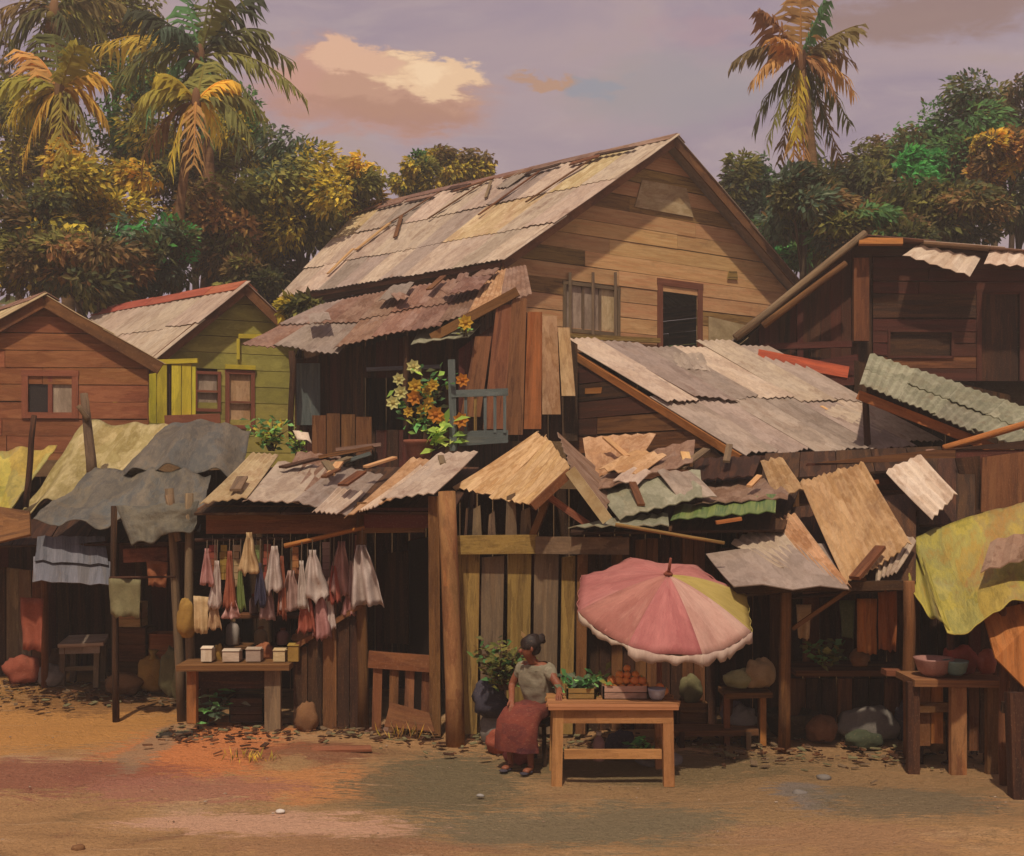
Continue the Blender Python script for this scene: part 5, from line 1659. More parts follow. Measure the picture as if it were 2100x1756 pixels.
def lump(name, label, cat, x0, x1, ytop, ybot, mat, d=None, wob=0.35, seed=0, flat=1.0, knot=False, group=None):
    """a sagging sack or bundle resting on what is below it"""
    r = random.Random(seed + 77)
    base = P((x0 + x1) / 2, ybot, d) if d else GP((x0 + x1) / 2, ybot)
    d = d or base.y
    w, h = (x1 - x0) / F * d / 2, (ybot - ytop) / F * d / 2
    b = MB()
    b.blob(base + Vector((0, w * 0.4, h * 0.94)), (w, w * 0.75 * flat, h), 22, 15, wob, r)
    ph = r.uniform(0, 40)
    cc = base + Vector((0, w * .4, h * .94))
    for i, v in enumerate(b.v):
        dv = v - cc
        k = 1 + .12 * (1 - 2 * abs(mnoise.noise((dv.x / w * 2.2 + ph, dv.y / w * 2.2, dv.z / h * 1.6)))) + .06 * mnoise.noise((dv.x / w * 6, dv.y / w * 6 + ph, dv.z / h * 5))
        v = b.v[i] = cc + dv * k
        if v.z < base.z + 0.02:
            v.z = base.z + 0.005
    if knot:
        o = thing(name, label, cat, base, group)
        b.build('sack_body', mat, o, True)
        k = MB()
        c = base + Vector((w * 0.1, w * 0.3, 2 * h * 0.9))
        k.lathe(c, [(h * 0.3, 0), (h * 0.12, h * 0.2), (h * 0.25, h * 0.45)], 8, wob=0.2, rr=r)
        k.build('tied_neck', mat, o, True)
        return o
    return tag(b.build(name, mat, None, True, base), label, cat, group)


def jar(name, label, cat, x, ytop, ybot, rx, d, mat, capm, group=None):
    c = P(x, ybot, d)
    h, w = (ybot - ytop) / F * d, rx / F * d
    o = thing(name, label, cat, c, group)
    b = MB()
    b.lathe(c, [(w * .9, 0), (w, h * .06), (w, h * .62), (w * .75, h * .76), (w * .4, h * .82), (w * .4, h * .9)], 10)
    b.build('jar_body', mat, o, True)
    b = MB()
    b.lathe(c + Vector((0, 0, h * .88)), [(w * .48, 0), (w * .48, h * .12)], 10)
    b.build('cap', capm, o)
    return o


# stall counter and what stands on it
t = thing('stall_counter', 'worn wooden counter with grey legs at the front of the goods stall', 'counter', GP(485, 1487))
beam(t, P(374, 1364, 14.1), P(602, 1362, 14.1), 0.55, W_BROWN, 'counter_top', 0.07)
beam(t, P(395, 1372, 13.98), P(395, 1482, 13.98), 0.11, W_ORANGE, 'leg')
beam(t, P(560, 1372, 13.98), P(560, 1500, 13.98), 0.19, W_GREY, 'leg', 0.08)
beam(t, P(420, 1372, 14.3), P(420, 1480, 14.3), 0.08, W_DARK, 'leg')
panel(t, [P(408, 1412, 14.1), P(545, 1412, 14.1), P(545, 1374, 14.1), P(408, 1374, 14.1)], 0.03, W_DARK, 'apron_board')
for i, (x0, x1, y0, m, lb) in enumerate(((412, 434, 1332, S_WHITE, 'tall white carton at the grey post end of the counter'), (456, 490, 1337, S_WHITE, 'wide white carton on the counter before the white jar'),
                                         (504, 534, 1334, S_PALE, 'pale carton in the middle of the counter top'), (560, 584, 1336, S_CREAM, 'cream carton near the far end of the counter'), (590, 612, 1326, M_YELS, 'small olive yellow carton at the counter end'))):
    d = 14.0
    a, b_ = P(x0, 1357, d), P(x1, 1357, d)
    h = (1357 - y0) / F * d
    o = thing('carton', lb, 'box', (a + b_) / 2 + Vector((0, .1, 0)), 'cartons on the stall counter')
    b = MB()
    b.slab(a, b_, b_ + Vector((0, 0, h)), a + Vector((0, 0, h)), 0.18, Vector((0, -1, 0)))
    b.build('carton_body', m, o)
    b = MB()
    b.slab(a + Vector((-.005, -.01, h + .012)), b_ + Vector((.005, -.01, h + .012)), b_ + Vector((.005, .1, h + .03)), a + Vector((-.005, .1, h + .03)), 0.006)
    b.build('flap', m, o)
jar('jar', 'white capped jar standing on the shelf behind the cartons', 'jar', 477, 1268, 1322, 14, 15.9, M_WHITE, M_TANP)
jar('bottle', 'brown bottle on the upper stall shelf', 'bottle', 520, 1218, 1259, 9, 16.1, M_MAUVE, M_REDP)
jar('bottle', 'tan bottle on the upper shelf beside the brown one', 'bottle', 545, 1222, 1259, 9, 16.1, M_TANP, M_DARKC)
jar('jar', 'orange lidded jar on the lower stall shelf', 'jar', 535, 1285, 1322, 14, 15.9, M_TANP, M_ORNG)
jar('jar', 'dusky pink jar on the lower stall shelf by the boards', 'jar', 580, 1288, 1322, 13, 15.9, M_PINK, M_REDP)
lump('packet_heap', 'orange brown heap of packets lying on the lower shelf', 'packets', 600, 640, 1290, 1322, M_ORNG, 15.8)
lump('yellow_bundle', 'mustard bundle tied to the foot of the grey forked post', 'bundle', 362, 398, 1228, 1310, M_YELS, 14.2, 0.2)


def leaves(name, label, cat, x0, x1, y0, y1, d, keys, n, L, W, seed=0, up=0.6, blossoms=(), group=None, blade=False):
    """a leafy plant: stems, leaves and, where seen, single blossoms"""
    r = random.Random(seed + 300)
    foot = P((x0 + x1) / 2, y1, d)
    o = thing(name, label, cat, foot, group)
    s = MB()
    b = MB()
    for i in range(max(3, n // 12)):
        tip = P(r.uniform(x0, x1), r.uniform(y0, (y0 + y1) / 2), d + r.uniform(-.15, .15))
        mid = foot.lerp(tip, 0.5) + Vector((0, 0, 0.08))
        s.tube([foot + Vector((r.uniform(-.05, .05), 0, 0)), mid, tip], [0.014, 0.01, 0.004], 5)
        for k in range(12):
            f_ = r.uniform(0.15, 1)
            p = foot.lerp(tip, f_) + Vector((r.uniform(-1, 1) * L * .7, r.uniform(-1, 1) * L * .7, r.uniform(-.3, .7) * L))
            dd = Vector((r.uniform(-1, 1), r.uniform(-1, .6), r.uniform(-.3, 1) * up)).normalized()
            leaf(b, p, dd, Vector((r.uniform(-.5, .5), -.7, .8)).normalized(), L * r.uniform(.7, 1.3), W * r.uniform(.7, 1.3), leafcol(r, r.choice(keys)))
    s.build('stems', BARK, o, True)
    b.build('leaves', LEAF, o)
    for (x, y, dy, c, rad) in blossoms:
        p = P(x, y, d - 0.15 + dy)
        q = MB()
        for k in range(7):
            a = k * 0.9
            dd = Vector((math.cos(a), -0.35, math.sin(a))).normalized()
            leaf(q, p, dd, Vector((0, -1, 0.2)), rad * 1.5, rad * 1.1, c)
        q.blob(p + Vector((0, -.01, 0)), (rad * .45,) * 3, 6, 5, 0.1, r)
        for i in range(len(q.col)):
            if q.col[i] is None:
                q.col[i] = (c[0] * .8, c[1] * .7, c[2] * .6, 1)
        q.build('blossom', LEAF, o)
    return o


HUES['lime'] = ['#7f9440', '#93a84a', '#6f8a3c', '#a3ad58', '#5f7a34']
HUES['herb'] = ['#3f6a3a', '#4f7f46', '#35593a', '#5f8f50', '#6f9a58']
OR, YE, PA = lin('#d68a2c'), lin('#e0b640'), lin('#dcd68c')
leaves('flowering_plant', 'flowering plant with orange and yellow blossoms in a clay pot on the veranda edge', 'plant', 785, 935, 750, 905, 19.6, ['herb', 'lime', 'green', 'dark'], 150, 0.17, 0.09, 1,
       blossoms=[(848, 752, 0, PA, .09), (818, 778, 0, PA, .08), (806, 826, 0, PA, .09), (822, 805, 0, PA, .09), (852, 792, 0, YE, .1), (876, 800, 0, YE, .08), (850, 816, -.05, OR, .1),
                 (888, 790, 0, YE, .08), (866, 842, 0, YE, .08), (893, 850, -.05, OR, .11), (908, 862, 0, YE, .09), (945, 862, -.05, OR, .1), (880, 826, 0, YE, .08), (948, 780, 0.1, OR, .09), (838, 845, 0, YE, .07)])
b = MB()
c = P(860, 950, 19.6)
b.lathe(c, [(.14, 0), (.2, .12), (.24, .3), (.27, .34), (.27, .39), (.22, .39)], 12)
tag(b.build('clay_pot', M_CLAY, None, True, c), 'round clay pot holding the flowering plant', 'pot')
leaves('banana_seedling', 'young plant with broad light green leaves leaning from the clay pot', 'plant', 868, 920, 858, 925, 19.3, ['lime'], 12, 0.3, 0.13, 2)
leaves('garden_shrub', 'lime green shrub beside the rounded grey tarpaulin', 'shrub', 515, 600, 860, 925, 19.2, ['lime', 'herb', 'green', 'yellow'], 130, 0.16, 0.08, 3)
leaves('potted_herb', 'small dark green herb under the veranda shutter', 'plant', 590, 640, 880, 940, 19.4, ['herb', 'dark', 'lime'], 60, 0.13, 0.07, 4)
tarp('white_rag', 'small white rag spread on the herb under the veranda', P(600, 882, 19.1), P(632, 888, 19.1), P(640, 908, 18.9), P(610, 900, 18.9), S_WHITE, 5, 4, 1, 0.02, 8, 0.0, 'cloth')
leaves('roof_marigold', 'lone orange blossom with leaves at the end of the rusty roof', 'plant', 945, 965, 655, 690, 20.2, ['herb', 'olive'], 12, 0.1, 0.05, 5, blossoms=[(955, 662, 0, YE, .1)])
# blue grey railing on the veranda
t = thing('veranda_railing', 'blue grey wooden railing with a tall post next to the flowering plant', 'railing', P(930, 925, 19.5))
beam(t, P(930, 925, 19.5), P(926, 738, 19.5), 0.12, W_TEAL, 'post', 0.1)
beam(t, P(925, 808, 19.46), P(1042, 804, 19.5), 0.05, W_TEAL, 'top_rail', 0.12)
panel(t, [P(942, 915, 19.45), P(1042, 908, 19.5), P(1042, 882, 19.5), P(942, 884, 19.45)], 0.05, W_TEAL, 'bottom_panel')
for x in (955, 975, 995, 1015, 1035):
    beam(t, P(x, 888, 19.5), P(x, 812, 19.5), 0.05, W_TEAL if x != 975 else W_OCHRE, 'baluster')
leaves('fence_bush', 'dark green bush against the grey fence boards behind the seated woman', 'bush', 975, 1090, 1315, 1415, 13.1, ['green', 'olive', 'dark', 'olive', 'brown'], 330, 0.12, 0.055, 6)

# things in and before the tarp stall
g0 = GP(205, 1412)
t = thing('pale_stool', 'pale grey wooden stool standing out in front of the dark stall', 'stool', GP(165, 1412))
ds = GP(165, 1412).y
panel(t, [P(118, 1322, ds - .15), P(212, 1318, ds - .1), P(222, 1300, ds + .35), P(142, 1303, ds + .3)], 0.05, S_PALE, 'seat')
for x, y, dd in ((128, 1412, 0), (198, 1410, .02), (150, 1398, .3), (212, 1396, .32)):
    beam(t, P(x, y, ds + dd), P(x + 2, 1322, ds + dd), 0.075, W_GREY, 'leg')
beam(t, P(125, 1372, ds), P(200, 1370, ds + .02), 0.04, W_GREY, 'stretcher', 0.06)
beam(t, P(122, 1334, ds - .02), P(205, 1332, ds), 0.04, S_GREY, 'apron', 0.1)
box_thing('crate', 'brown slatted crate behind the yellow sack under the grey tarpaulin', 'crate', 232, 300, 1288, 1392, 16.9, W_BROWN, 0.4)
box_thing('crate', 'narrow orange brown crate next to the grey forked post', 'crate', 304, 358, 1300, 1408, 16.6, W_ORANGE, 0.35)
box_thing('crate', 'small upper crate standing on the brown slatted crate', 'crate', 238, 290, 1236, 1287, 16.95, W_TAN, 0.3)
lump('sack', 'mustard yellow sack slumped in front of the crates', 'sack', 280, 338, 1345, 1425, M_YELS, None, 0.3, 1, knot=True)
lump('sack', 'olive green sack leaning on the foot of the forked post', 'sack', 326, 374, 1335, 1432, M_OLIVE, None, 0.3, 2)
lump('sack', 'low maroon brown sack lying along the ground before the crates', 'sack', 215, 290, 1382, 1426, M_BROWNS, None, 0.3, 3)
lump('bundle', 'rust red cloth bundle lying by the boards at the edge', 'bundle', 5, 75, 1345, 1408, M_RUSTC, None, 0.35, 4)
lump('bundle', 'grey cloth bundle on the ground beside the stool', 'bundle', 75, 122, 1365, 1410, M_GREY, None, 0.35, 5)
for x0, x1, y0, y1, d, m, lb in ((42, 90, 1225, 1335, 15.7, M_RUSTC, 'rust orange cloth hung at the edge of the dark stall'), (222, 290, 1186, 1268, 14.55, M_OLIVE, 'grey olive cloth hung against the thin black post'),
                                  (300, 345, 1150, 1205, 15.1, M_RUSTC, 'reddish cloth hung from the red rail of the stall'), (398, 428, 1222, 1300, 14.15, M_TANP, 'tan cloth strip hung beside the goods')):
    tarp('hanging_cloth', lb, P(x0, y0, d), P(x1, y0 + 3, d), P(x1 - 4, y1, d - .05), P(x0 + 3, y1 - 5, d - .05), m, 8, 6, 1.5, 0.035, x0, 0.02, 'cloth')
t = thing('wash_line', 'thin line and rod that carries the olive cloth between the stall posts', 'rod', P(262, 1185, 14.55))
pole(t, P(225, 1185, 14.56), P(360, 1183, 14.5), 0.015, W_DARK, 'rod', bend=0.001)
leaves('leaf_bundle', 'bundle of long grey green leaves lying under the counter', 'leaves', 410, 480, 1425, 1470, 14.3, ['blue', 'blue', 'herb'], 24, 0.26, 0.05, 8, 0.1)
box_thing('crate', 'dark crate pushed under the stall counter', 'crate', 470, 540, 1432, 1482, 14.25, W_DARK, 0.3)
lump('sack', 'olive mustard sack on the counter among the cartons', 'sack', 438, 458, 1322, 1357, M_YELS, 14.2, .3, 71)
lump('sack', 'rust packet heap lying on the counter behind the cartons', 'packets', 516, 560, 1322, 1357, M_RUSTC, 14.3, .4, 72)
lump('sack', 'dark sack leaning on the boarded side of the stall', 'sack', 605, 650, 1440, 1505, M_BROWNS, 13.95, .3, 73)
lump('sack', 'grey brown sack behind the pale stool', 'sack', 95, 150, 1330, 1402, M_BROWNS, 17.6, .3, 74)
box_thing('crate', 'dull crate standing behind the pale stool in the dark stall', 'crate', 196, 246, 1335, 1402, 17.4, W_DARK, 0.35)
lump('sack', 'greenish sack hung with dust beside the narrow crate', 'sack', 352, 384, 1370, 1440, M_OLIVE, 15.6, .3, 75)
# the pink umbrella
def umbrella():
    a = Vector((0.07, -0.44, 0.90)).normalized()
    c = P(1362, 1236, 12.35)
    e1 = Vector((1, 0, 0)) - a * a.x
    e1.normalize()
    e2 = a.cross(e1)
    Rr, Hh = 0.96, 0.34
    apex = c + a * Hh
    j = c - a * 0.42
    foot = Vector((j.x, j.y, gz(j.x, j.y)))
    root = thing('market_umbrella', 'big tilted pink umbrella with pale and yellow panels over the fruit table', 'umbrella', foot)
    mp = worn('pink_canvas', ['#b9746c', '#c58378', '#ad6a62', '#cb9284'], 0.8, 1.6, 0.8, 0.15, 0.4, 0.06, '#7a443c', 0.3, trans=0.2)
    mw = worn('pale_pink_canvas', ['#cb9c8c', '#d4aa9a', '#be8e80', '#dab8a6'], 0.8, 1.6, 0.8, 0.15, 0.4, 0.06, '#8a5a4c', 0.25, trans=0.2)
    my = worn('yellow_canvas', ['#b5a054', '#c2ae66', '#a8924a'], 0.8, 1.6, 0.8, 0.15, 0.4, 0.04, '#8a6a3c', 0.2, trans=0.2)
    mv = worn('white_fringe', ['#c0a694', '#cfb8a4', '#ac9080'], 0.8, 3.0, 0.8, 0.15, 0.4, 0.06, '#8a6a58', 0.3, trans=0.2)

    def prof(s):
        return Hh * (1 - s ** 1.55)
    pal = [my, mp, mp, mp, mp, mp, mp, mw]
    for k in range(8):
        a0, a1 = k * math.pi / 4 - 0.5, (k + 1) * math.pi / 4 - 0.5

        def fn(u, v):
            s = 0.03 + 0.97 * (1 - v)
            th = a0 + (a1 - a0) * u
            sag = math.sin(math.pi * u)
            rr = Rr * s * (1 - 0.06 * sag * s)
            return c + (e1 * math.cos(th) + e2 * math.sin(th)) * rr + a * (prof(s) - 0.05 * sag * s + 0.05 * s * sag * mnoise.noise((u * 2.2 + k * 5, v * 3, 1.0)) + 0.02 * sag * mnoise.noise((u * 6, v * 7, k * 2.0)))
        b = MB()
        b.cloth(fn, 12, 12, 0.004)
        b.build('canopy_panel', pal[k], root, True)

        def fv(u, v):
            th = a0 + (a1 - a0) * u
            sag = math.sin(math.pi * u)
            rr = Rr * (1.004 - 0.06 * sag)
            p = c + (e1 * math.cos(th) + e2 * math.sin(th)) * rr - a * (0.05 * sag)
            dr = (0.02 + (0.10 if k in (6, 7) else 0.05 if k == 5 else 0.0) * (1 + .8 * mnoise.noise((u * 4, k * 3.1, 0)) + .6 * mnoise.noise((u * 13, k * 3.1, 4)))) * (1 - v)
            return p - Vector((0, 0, dr)) + (e1 * math.cos(th) + e2 * math.sin(th)) * 0.01 * math.sin(u * 20)
        b = MB()
        b.cloth(fv, 18, 2, 0.004)
        b.build('valance', mv if k in (5, 6, 7) else pal[k], root, True)
        q = MB()
        tip = c + (e1 * math.cos(a0) + e2 * math.sin(a0)) * Rr
        q.tube([apex - a * 0.03, c + (e1 * math.cos(a0) + e2 * math.sin(a0)) * Rr * 0.5 + a * (prof(0.5) - 0.02), tip - a * 0.015], 0.008, 5)
        q.build('rib', W_DARK, root)
    b = MB()
    b.tube([j, apex + a * 0.02], 0.022, 8)
    b.build('upper_pole', W_DARK, root, True)
    b = MB()
    b.lathe(apex - a * 0.01, [(0.045, 0), (0.05, 0.02), (0.02, 0.05)], 8)
    b.tube([apex, apex + a * 0.2], [0.02, 0.013], 8)
    b.build('finial', W_FRAME, root, True)
    b = MB()
    b.tube([foot - Vector((0, 0, 0.02)), j + Vector((0, 0, 0.06))], 0.028, 8)
    b.build('lower_pole', W_FRAME, root, True)
    b = MB()
    b.lathe(foot - Vector((0, 0, 0.01)), [(0.26, 0), (0.25, 0.07), (0.2, 0.1), (0.06, 0.12), (0.05, 0.24)], 12)
    b.build('base', M_GREY, root, True)


umbrella()

# the fruit table
TX0, TX1, TY0, TY1, TZ = 0.41, 1.60, 11.62, 12.32, 0.78
tz = gz(1, 11.7)
t = thing('fruit_table', 'sturdy tan wooden table with a low rail under the pink umbrella', 'table', (1.0, 11.97, tz))
for i in range(5):
    y0, y1 = TY0 - 0.05 + i * 0.152, TY0 - 0.05 + (i + 1) * 0.152 - 0.008
    zz = TZ + 0.004 * (i % 2)
    b = MB()
    b.slab((TX0 - .05 - .02 * (i % 2), y0, zz), (TX1 + .05 + .03 * (i % 3), y0, zz), (TX1 + .05 + .02 * (i % 2), y1, zz), (TX0 - .05, y1, zz), 0.035)
    b.build('tabletop_plank', W_TABLE, t)
for x in (TX0 + .05, TX1 - .05):
    for y in (TY0 + .05, TY1 - .05):
        b = MB()
        b.beam((x + random.Random(x * y).uniform(-.02, .02), y, gz(x, y) - .02), (x, y, TZ - .036), 0.105, 0.1)
        b.build('leg', W_TABLE, t)
beam(t, (TX0, TY0 + .02, TZ - .11), (TX1, TY0 + .015, TZ - .11), 0.035, W_TABLE, 'apron', 0.13)
beam(t, (TX0, TY1 - .02, TZ - .11), (TX1, TY1 - .02, TZ - .11), 0.035, W_TABLE, 'apron', 0.13)
beam(t, (TX0 + .11, TY0 + .05, .29), (TX1 - .11, TY0 + .05, .29), 0.05, W_TABLE, 'low_rail', 0.09)
beam(t, (TX0 + .05, TY0 + .11, .3), (TX0 + .05, TY1 - .11, .3), 0.05, W_TABLE, 'side_rail', 0.08)
beam(t, (TX1 - .05, TY0 + .11, .3), (TX1 - .05, TY1 - .11, .3), 0.05, W_TABLE, 'side_rail', 0.08)

top = TZ + 0.006


def yline(z, d):
    return HY + (EYE - z) / d * F


box_thing('fruit_crate', 'pale pink crate heaped with oranges on the fruit table', 'crate', 1236, 1330, yline(top, 11.95) - 27, yline(top, 11.95), 11.95, worn('pale_pink_wood', ['#b08472', '#c29a86', '#a37866'], 0.8, 4.0), 0.28)
box_thing('vegetable_tray', 'brown wooden tray with greens at the woman side of the fruit table', 'tray', 1162, 1222, yline(top, 11.95) - 22, yline(top, 11.95), 11.95, W_OCHRE, 0.28)
rf = random.Random(5)
fm = MB()
fm.blob((0, 0, 0), (0.042, 0.042, 0.039), 10, 7, 0.04, rf)
fb = MB()
fb.blob((0, 0, 0.04), (0.009, 0.009, 0.006), 5, 4, 0, rf)
proto, made = None, 0
fx, fz = P(1283, 1400, 12.09).x, top
spots = []
for i in range(6):
    for k in range(3):
        spots.append((fx - .19 + i * .078, 12.02 + k * .085, fz + .10))
for i in range(5):
    for k in range(2):
        spots.append((fx - .15 + i * .078, 12.06 + k * .085, fz + .165))
for i in range(3):
    spots.append((fx - .06 + i * .08, 12.09, fz + .228))
spots += [(fx + .02, 12.13, fz + .285)]
spots += [(1.49, 12.02, fz + .04), (1.55, 12.08, fz + .04), (1.47, 12.11, fz + .04), (1.52, 12.05, fz + .105), (1.585, 12.16, fz + .04)]
for i, (x, y, z) in enumerate(spots):
    loc = Vector((x + rf.uniform(-.01, .01), y + rf.uniform(-.01, .01), z + rf.uniform(-.004, .004)))
    lb = ('orange fruit in the bottom layer of the pale pink crate' if i < 18 else 'orange fruit in the second layer of the crate heap' if i < 28 else 'orange fruit near the top of the crate heap' if i < 31 else 'topmost orange fruit of the crate heap') if i < len(spots) - 5 else 'loose orange fruit piled on the table beside the crate'
    gp_ = 'oranges in the crate' if i < len(spots) - 5 else 'loose oranges on the table'
    if proto is None:
        proto = fm.build('orange', M_FRUIT, None, True, (0, 0, 0))
        ptop = fb.build('stalk', M_GRNP, proto, False, (0, 0, 0))
        o = proto
    else:
        o = proto.copy()
        COL.objects.link(o)
        q = ptop.copy()
        COL.objects.link(q)
        q.parent = o
    o.location = loc
    o.rotation_euler = (rf.uniform(-.4, .4), rf.uniform(-.4, .4), rf.uniform(0, 6))
    s = rf.uniform(.95, 1.25)
    o.scale = (s, s, s)
    tag(o, lb, 'orange', gp_)
b = MB()
c = P(1347, yline(top, 11.9), 11.9)
b.lathe(c, [(.045, 0), (.075, .03), (.09, .1), (.095, .12), (.08, .115)], 14)
tag(b.build('enamel_bowl', M_LBLUE, None, True, c), 'pale blue enamel bowl on the table right beside the pink crate', 'bowl')
leaves('leaf_vegetable', 'bunch of leafy greens in the brown tray', 'vegetables', 1165, 1215, yline(top, 12.1) - 36, yline(top, 12.1) - 8, 12.1, ['herb', 'blue', 'blue', 'green'], 50, 0.1, 0.06, 11)
leaves('leaf_vegetable', 'fresh bright greens standing between tray and orange crate', 'vegetables', 1212, 1245, yline(top, 12.2) - 40, yline(top, 12.2), 12.2, ['herb', 'olive', 'green'], 40, 0.1, 0.055, 12)
leaves('cabbage', 'bluish cabbage at the woman side of the brown tray', 'vegetables', 1160, 1185, yline(top, 12.2) - 35, yline(top, 12.2), 12.2, ['blue', 'herb'], 40, 0.11, 0.08, 13)
jar('bottle', 'small mauve bottle standing under the fruit table', 'bottle', 1228, 1500, 1560, 12, 12.1, M_MAUVE, M_WHITE)
leaves('greens_bundle', 'green leaf bundle on the ground under the fruit table', 'vegetables', 1300, 1350, 1520, 1556, 12.3, ['herb', 'green'], 50, 0.12, 0.06, 14)
lump('sack', 'dark sack on the ground in the shade under the table', 'sack', 1245, 1300, 1500, 1560, M_DARKC, None, 0.25, 21)


# the seated seller
def skinned(name, verts, edges, radii, mat, parent, root_i=0, sub=2):
    me = bpy.data.meshes.new(name)
    org = WO[parent]
    me.from_pydata([tuple(Vector(v) - org) for v in verts], edges, [])
    o = bpy.data.objects.new(name, me)
    COL.objects.link(o)
    sk = o.modifiers.new('skin', 'SKIN')
    sk.use_smooth_shade = True
    for i, v in enumerate(me.skin_vertices[0].data):
        r_ = radii[i]
        v.radius = r_ if isinstance(r_, tuple) else (r_, r_)
        v.use_root = (i == root_i)
    o.modifiers.new('subdivision', 'SUBSURF').levels = sub
    o.modifiers['subdivision'].render_levels = sub
    dg = bpy.context.evaluated_depsgraph_get()
    nm = bpy.data.meshes.new_from_object(o.evaluated_get(dg))
    nm.name = name
    o.modifiers.clear()
    o.data = nm
    nm.materials.clear()
    nm.materials.append(mat)
    nm.polygons.foreach_set('use_smooth', [True] * len(nm.polygons))
    o.parent = parent
    o.location = (0, 0, 0)
    WO[o] = Vector(org)
    return o


def woman():
    B = Vector((0.30, 12.56, gz(0.3, 12.56)))
    f = Vector((-0.50, -0.86, 0)).normalized()
    l = Vector((0, 0, 1)).cross(f)
    root = thing('person', 'seated woman in pale blouse and maroon skirt with one hand on the table', 'person', B)
    skin = mat1('brown_skin', '#7a4430', '#8a5038', 0.55)
    hairm = mat1('dark_hair', '#1d1512', '#2a1e18', 0.6)
    blouse = worn('pale_blouse', ['#8d8670', '#9c957e', '#7f7862', '#a39b86'], 1.5, 2.5, 0.9, 0.3, 0.4, 0.05, '#6f664f', 0.3, uv=False)
    skirt = worn('maroon_skirt', ['#6a2f28', '#7d3a30', '#5a2a2a', '#4a2630'], 1.5, 3.5, 0.9, 0.4, 0.5, 0.05, '#3a1f22', 0.4, uv=False)

    def J(a, b_, z):
        return B + (f * a + l * b_ + Vector((0, 0, z))) * 1.0
    V, E, Rd = [], [], []

    def add(p, r_, par=None):
        V.append(p)
        Rd.append(r_)
        if par is not None:
            E.append((par, len(V) - 1))
        return len(V) - 1
    pel = add(J(0, 0, .58), (.15, .12))
    sp = add(J(.03, 0, .77), (.125, .1), pel)
    ch = add(J(.10, 0, .95), (.145, .105), sp)
    nb = add(J(.15, 0, 1.08), (.07, .06), ch)
    nk = add(J(.19, -.005, 1.15), (.05, .05), nb)
    h = Vector((-0.93, -0.3, -0.26)).normalized()
    hs = h.cross(Vector((0, 0, 1))).normalized()
    hc = J(.225, -.01, 1.255)
    chin = add(hc + h * .02 - Vector((0, 0, .065)), (.06, .07), nk)
    hd = add(hc - h * .005, (.082, .098), chin)
    add(hc - h * .015 + Vector((0, 0, .07)), (.07, .08), hd)
    elb = {}
    for s, ew, wr, tipd in ((1, (.18, .33, .86), (.36, .42, .84), None), (-1, (.14, -.27, .82), (.36, -.14, .70), None)):
        sh = add(J(.115, s * .165, 1.025), (.06, .06), ch)
        el = add(J(*ew), (.042, .042), sh)
        wv = add(J(*wr), (.028, .03), el)
        fd = (V[wv] - V[el]).normalized()
        sd_ = fd.cross(Vector((0, 0, 1))).normalized()
        pm = add(V[wv] + fd * .06 + Vector((0, 0, -.008)), (.032, .018), wv)
        for i, (o_, ln) in enumerate(((-.027, .058), (-.009, .068), (.009, .063), (.026, .05))):
            a0 = add(V[pm] + fd * .035 + sd_ * o_, .0095, pm)
            a1 = add(V[a0] + fd * ln * .55 + Vector((0, 0, -.012)), .0085, a0)
            add(V[a1] + fd * ln * .35 + Vector((0, 0, -.025)), .007, a1)
        th = add(V[wv] + fd * .03 - sd_ * .035 * s, .011, wv)
        add(V[th] + fd * .04 - sd_ * .012 * s + Vector((0, 0, -.01)), .0085, th)
        elb[s] = (V[sh], V[el])
    for s in (1, -1):
        hp = add(J(.06, s * .09, .57), (.095, .09), pel)
        kn = add(J(.42, s * .12, .58), (.065, .065), hp)
        cf = add(J(.43, s * .12, .38), (.055, .058), kn)
        an = add(J(.42, s * .12, .09), (.033, .036), cf)
        he = add(J(.41, s * .12, .04), (.036, .036), an)
        add(J(.56, s * .13, .028), (.042, .024), he)
    skinned('body', V, E, Rd, skin, root, pel)
    # clothes over the body
    v2 = [J(0, 0, .62), J(.03, 0, .77), J(.10, 0, .95), J(.125, 0, 1.025)]
    e2 = [(0, 1), (1, 2), (2, 3)]
    r2 = [(.195, .16), (.172, .14), (.178, .135), (.13, .1)]
    for s in (1, -1):
        k = len(v2)
        sh, el = elb[s]
        v2 += [sh + Vector((0, 0, -.005)), sh.lerp(el, .55)]
        e2 += [(2, k), (k, k + 1)]
        r2 += [(.078, .078), (.066, .066)]
    bl_ = skinned('blouse', v2, e2, r2, blouse, root, 0, 3)
    for v in bl_.data.vertices:
        v.co += v.normal * (.022 * (1 - 2 * abs(mnoise.noise(v.co * 9))) * .6 + .006 * mnoise.noise(v.co * 30))
    b = MB()
    rings = [((-.02, .70), (.165, .135), 0.0), ((0.02, .60), (.2, .155), .3), ((.2, .59), (.215, .13), 1.1), ((.38, .575), (.225, .115), 1.35), ((.48, .50), (.23, .1), .75), ((.5, .36), (.235, .1), .1), ((.49, .22), (.245, .11), 0.0)]
    n = 30
    for (fa_, z), (rl, ro), ang in rings:
        c = J(fa_, 0, z)
        up = Vector((0, 0, 1))
        o_ = (f * math.cos(ang) + up * math.sin(ang)).normalized()
        for i in range(n):
            th = 2 * math.pi * i / n
            w = 1 + .09 * math.sin(6 * th + z * 7) * (1.2 - z) + .12 * mnoise.noise((math.cos(th) * 2, math.sin(th) * 2, z * 5))
            b.v.append(c + l * (math.cos(th) * rl * w) + o_ * (math.sin(th) * ro * w))
    for i in range(len(rings) - 1):
        for j in range(n):
            j2 = (j + 1) % n
            b.face([i * n + j, i * n + j2, (i + 1) * n + j2, (i + 1) * n + j])
    b.face([j for j in range(n)][::-1])
    b.build('skirt', skirt, root, True)
    b = MB()
    b.blob(hc - h * .03 + Vector((0, 0, .035)), (.106, .102, .102), 16, 11, .3)
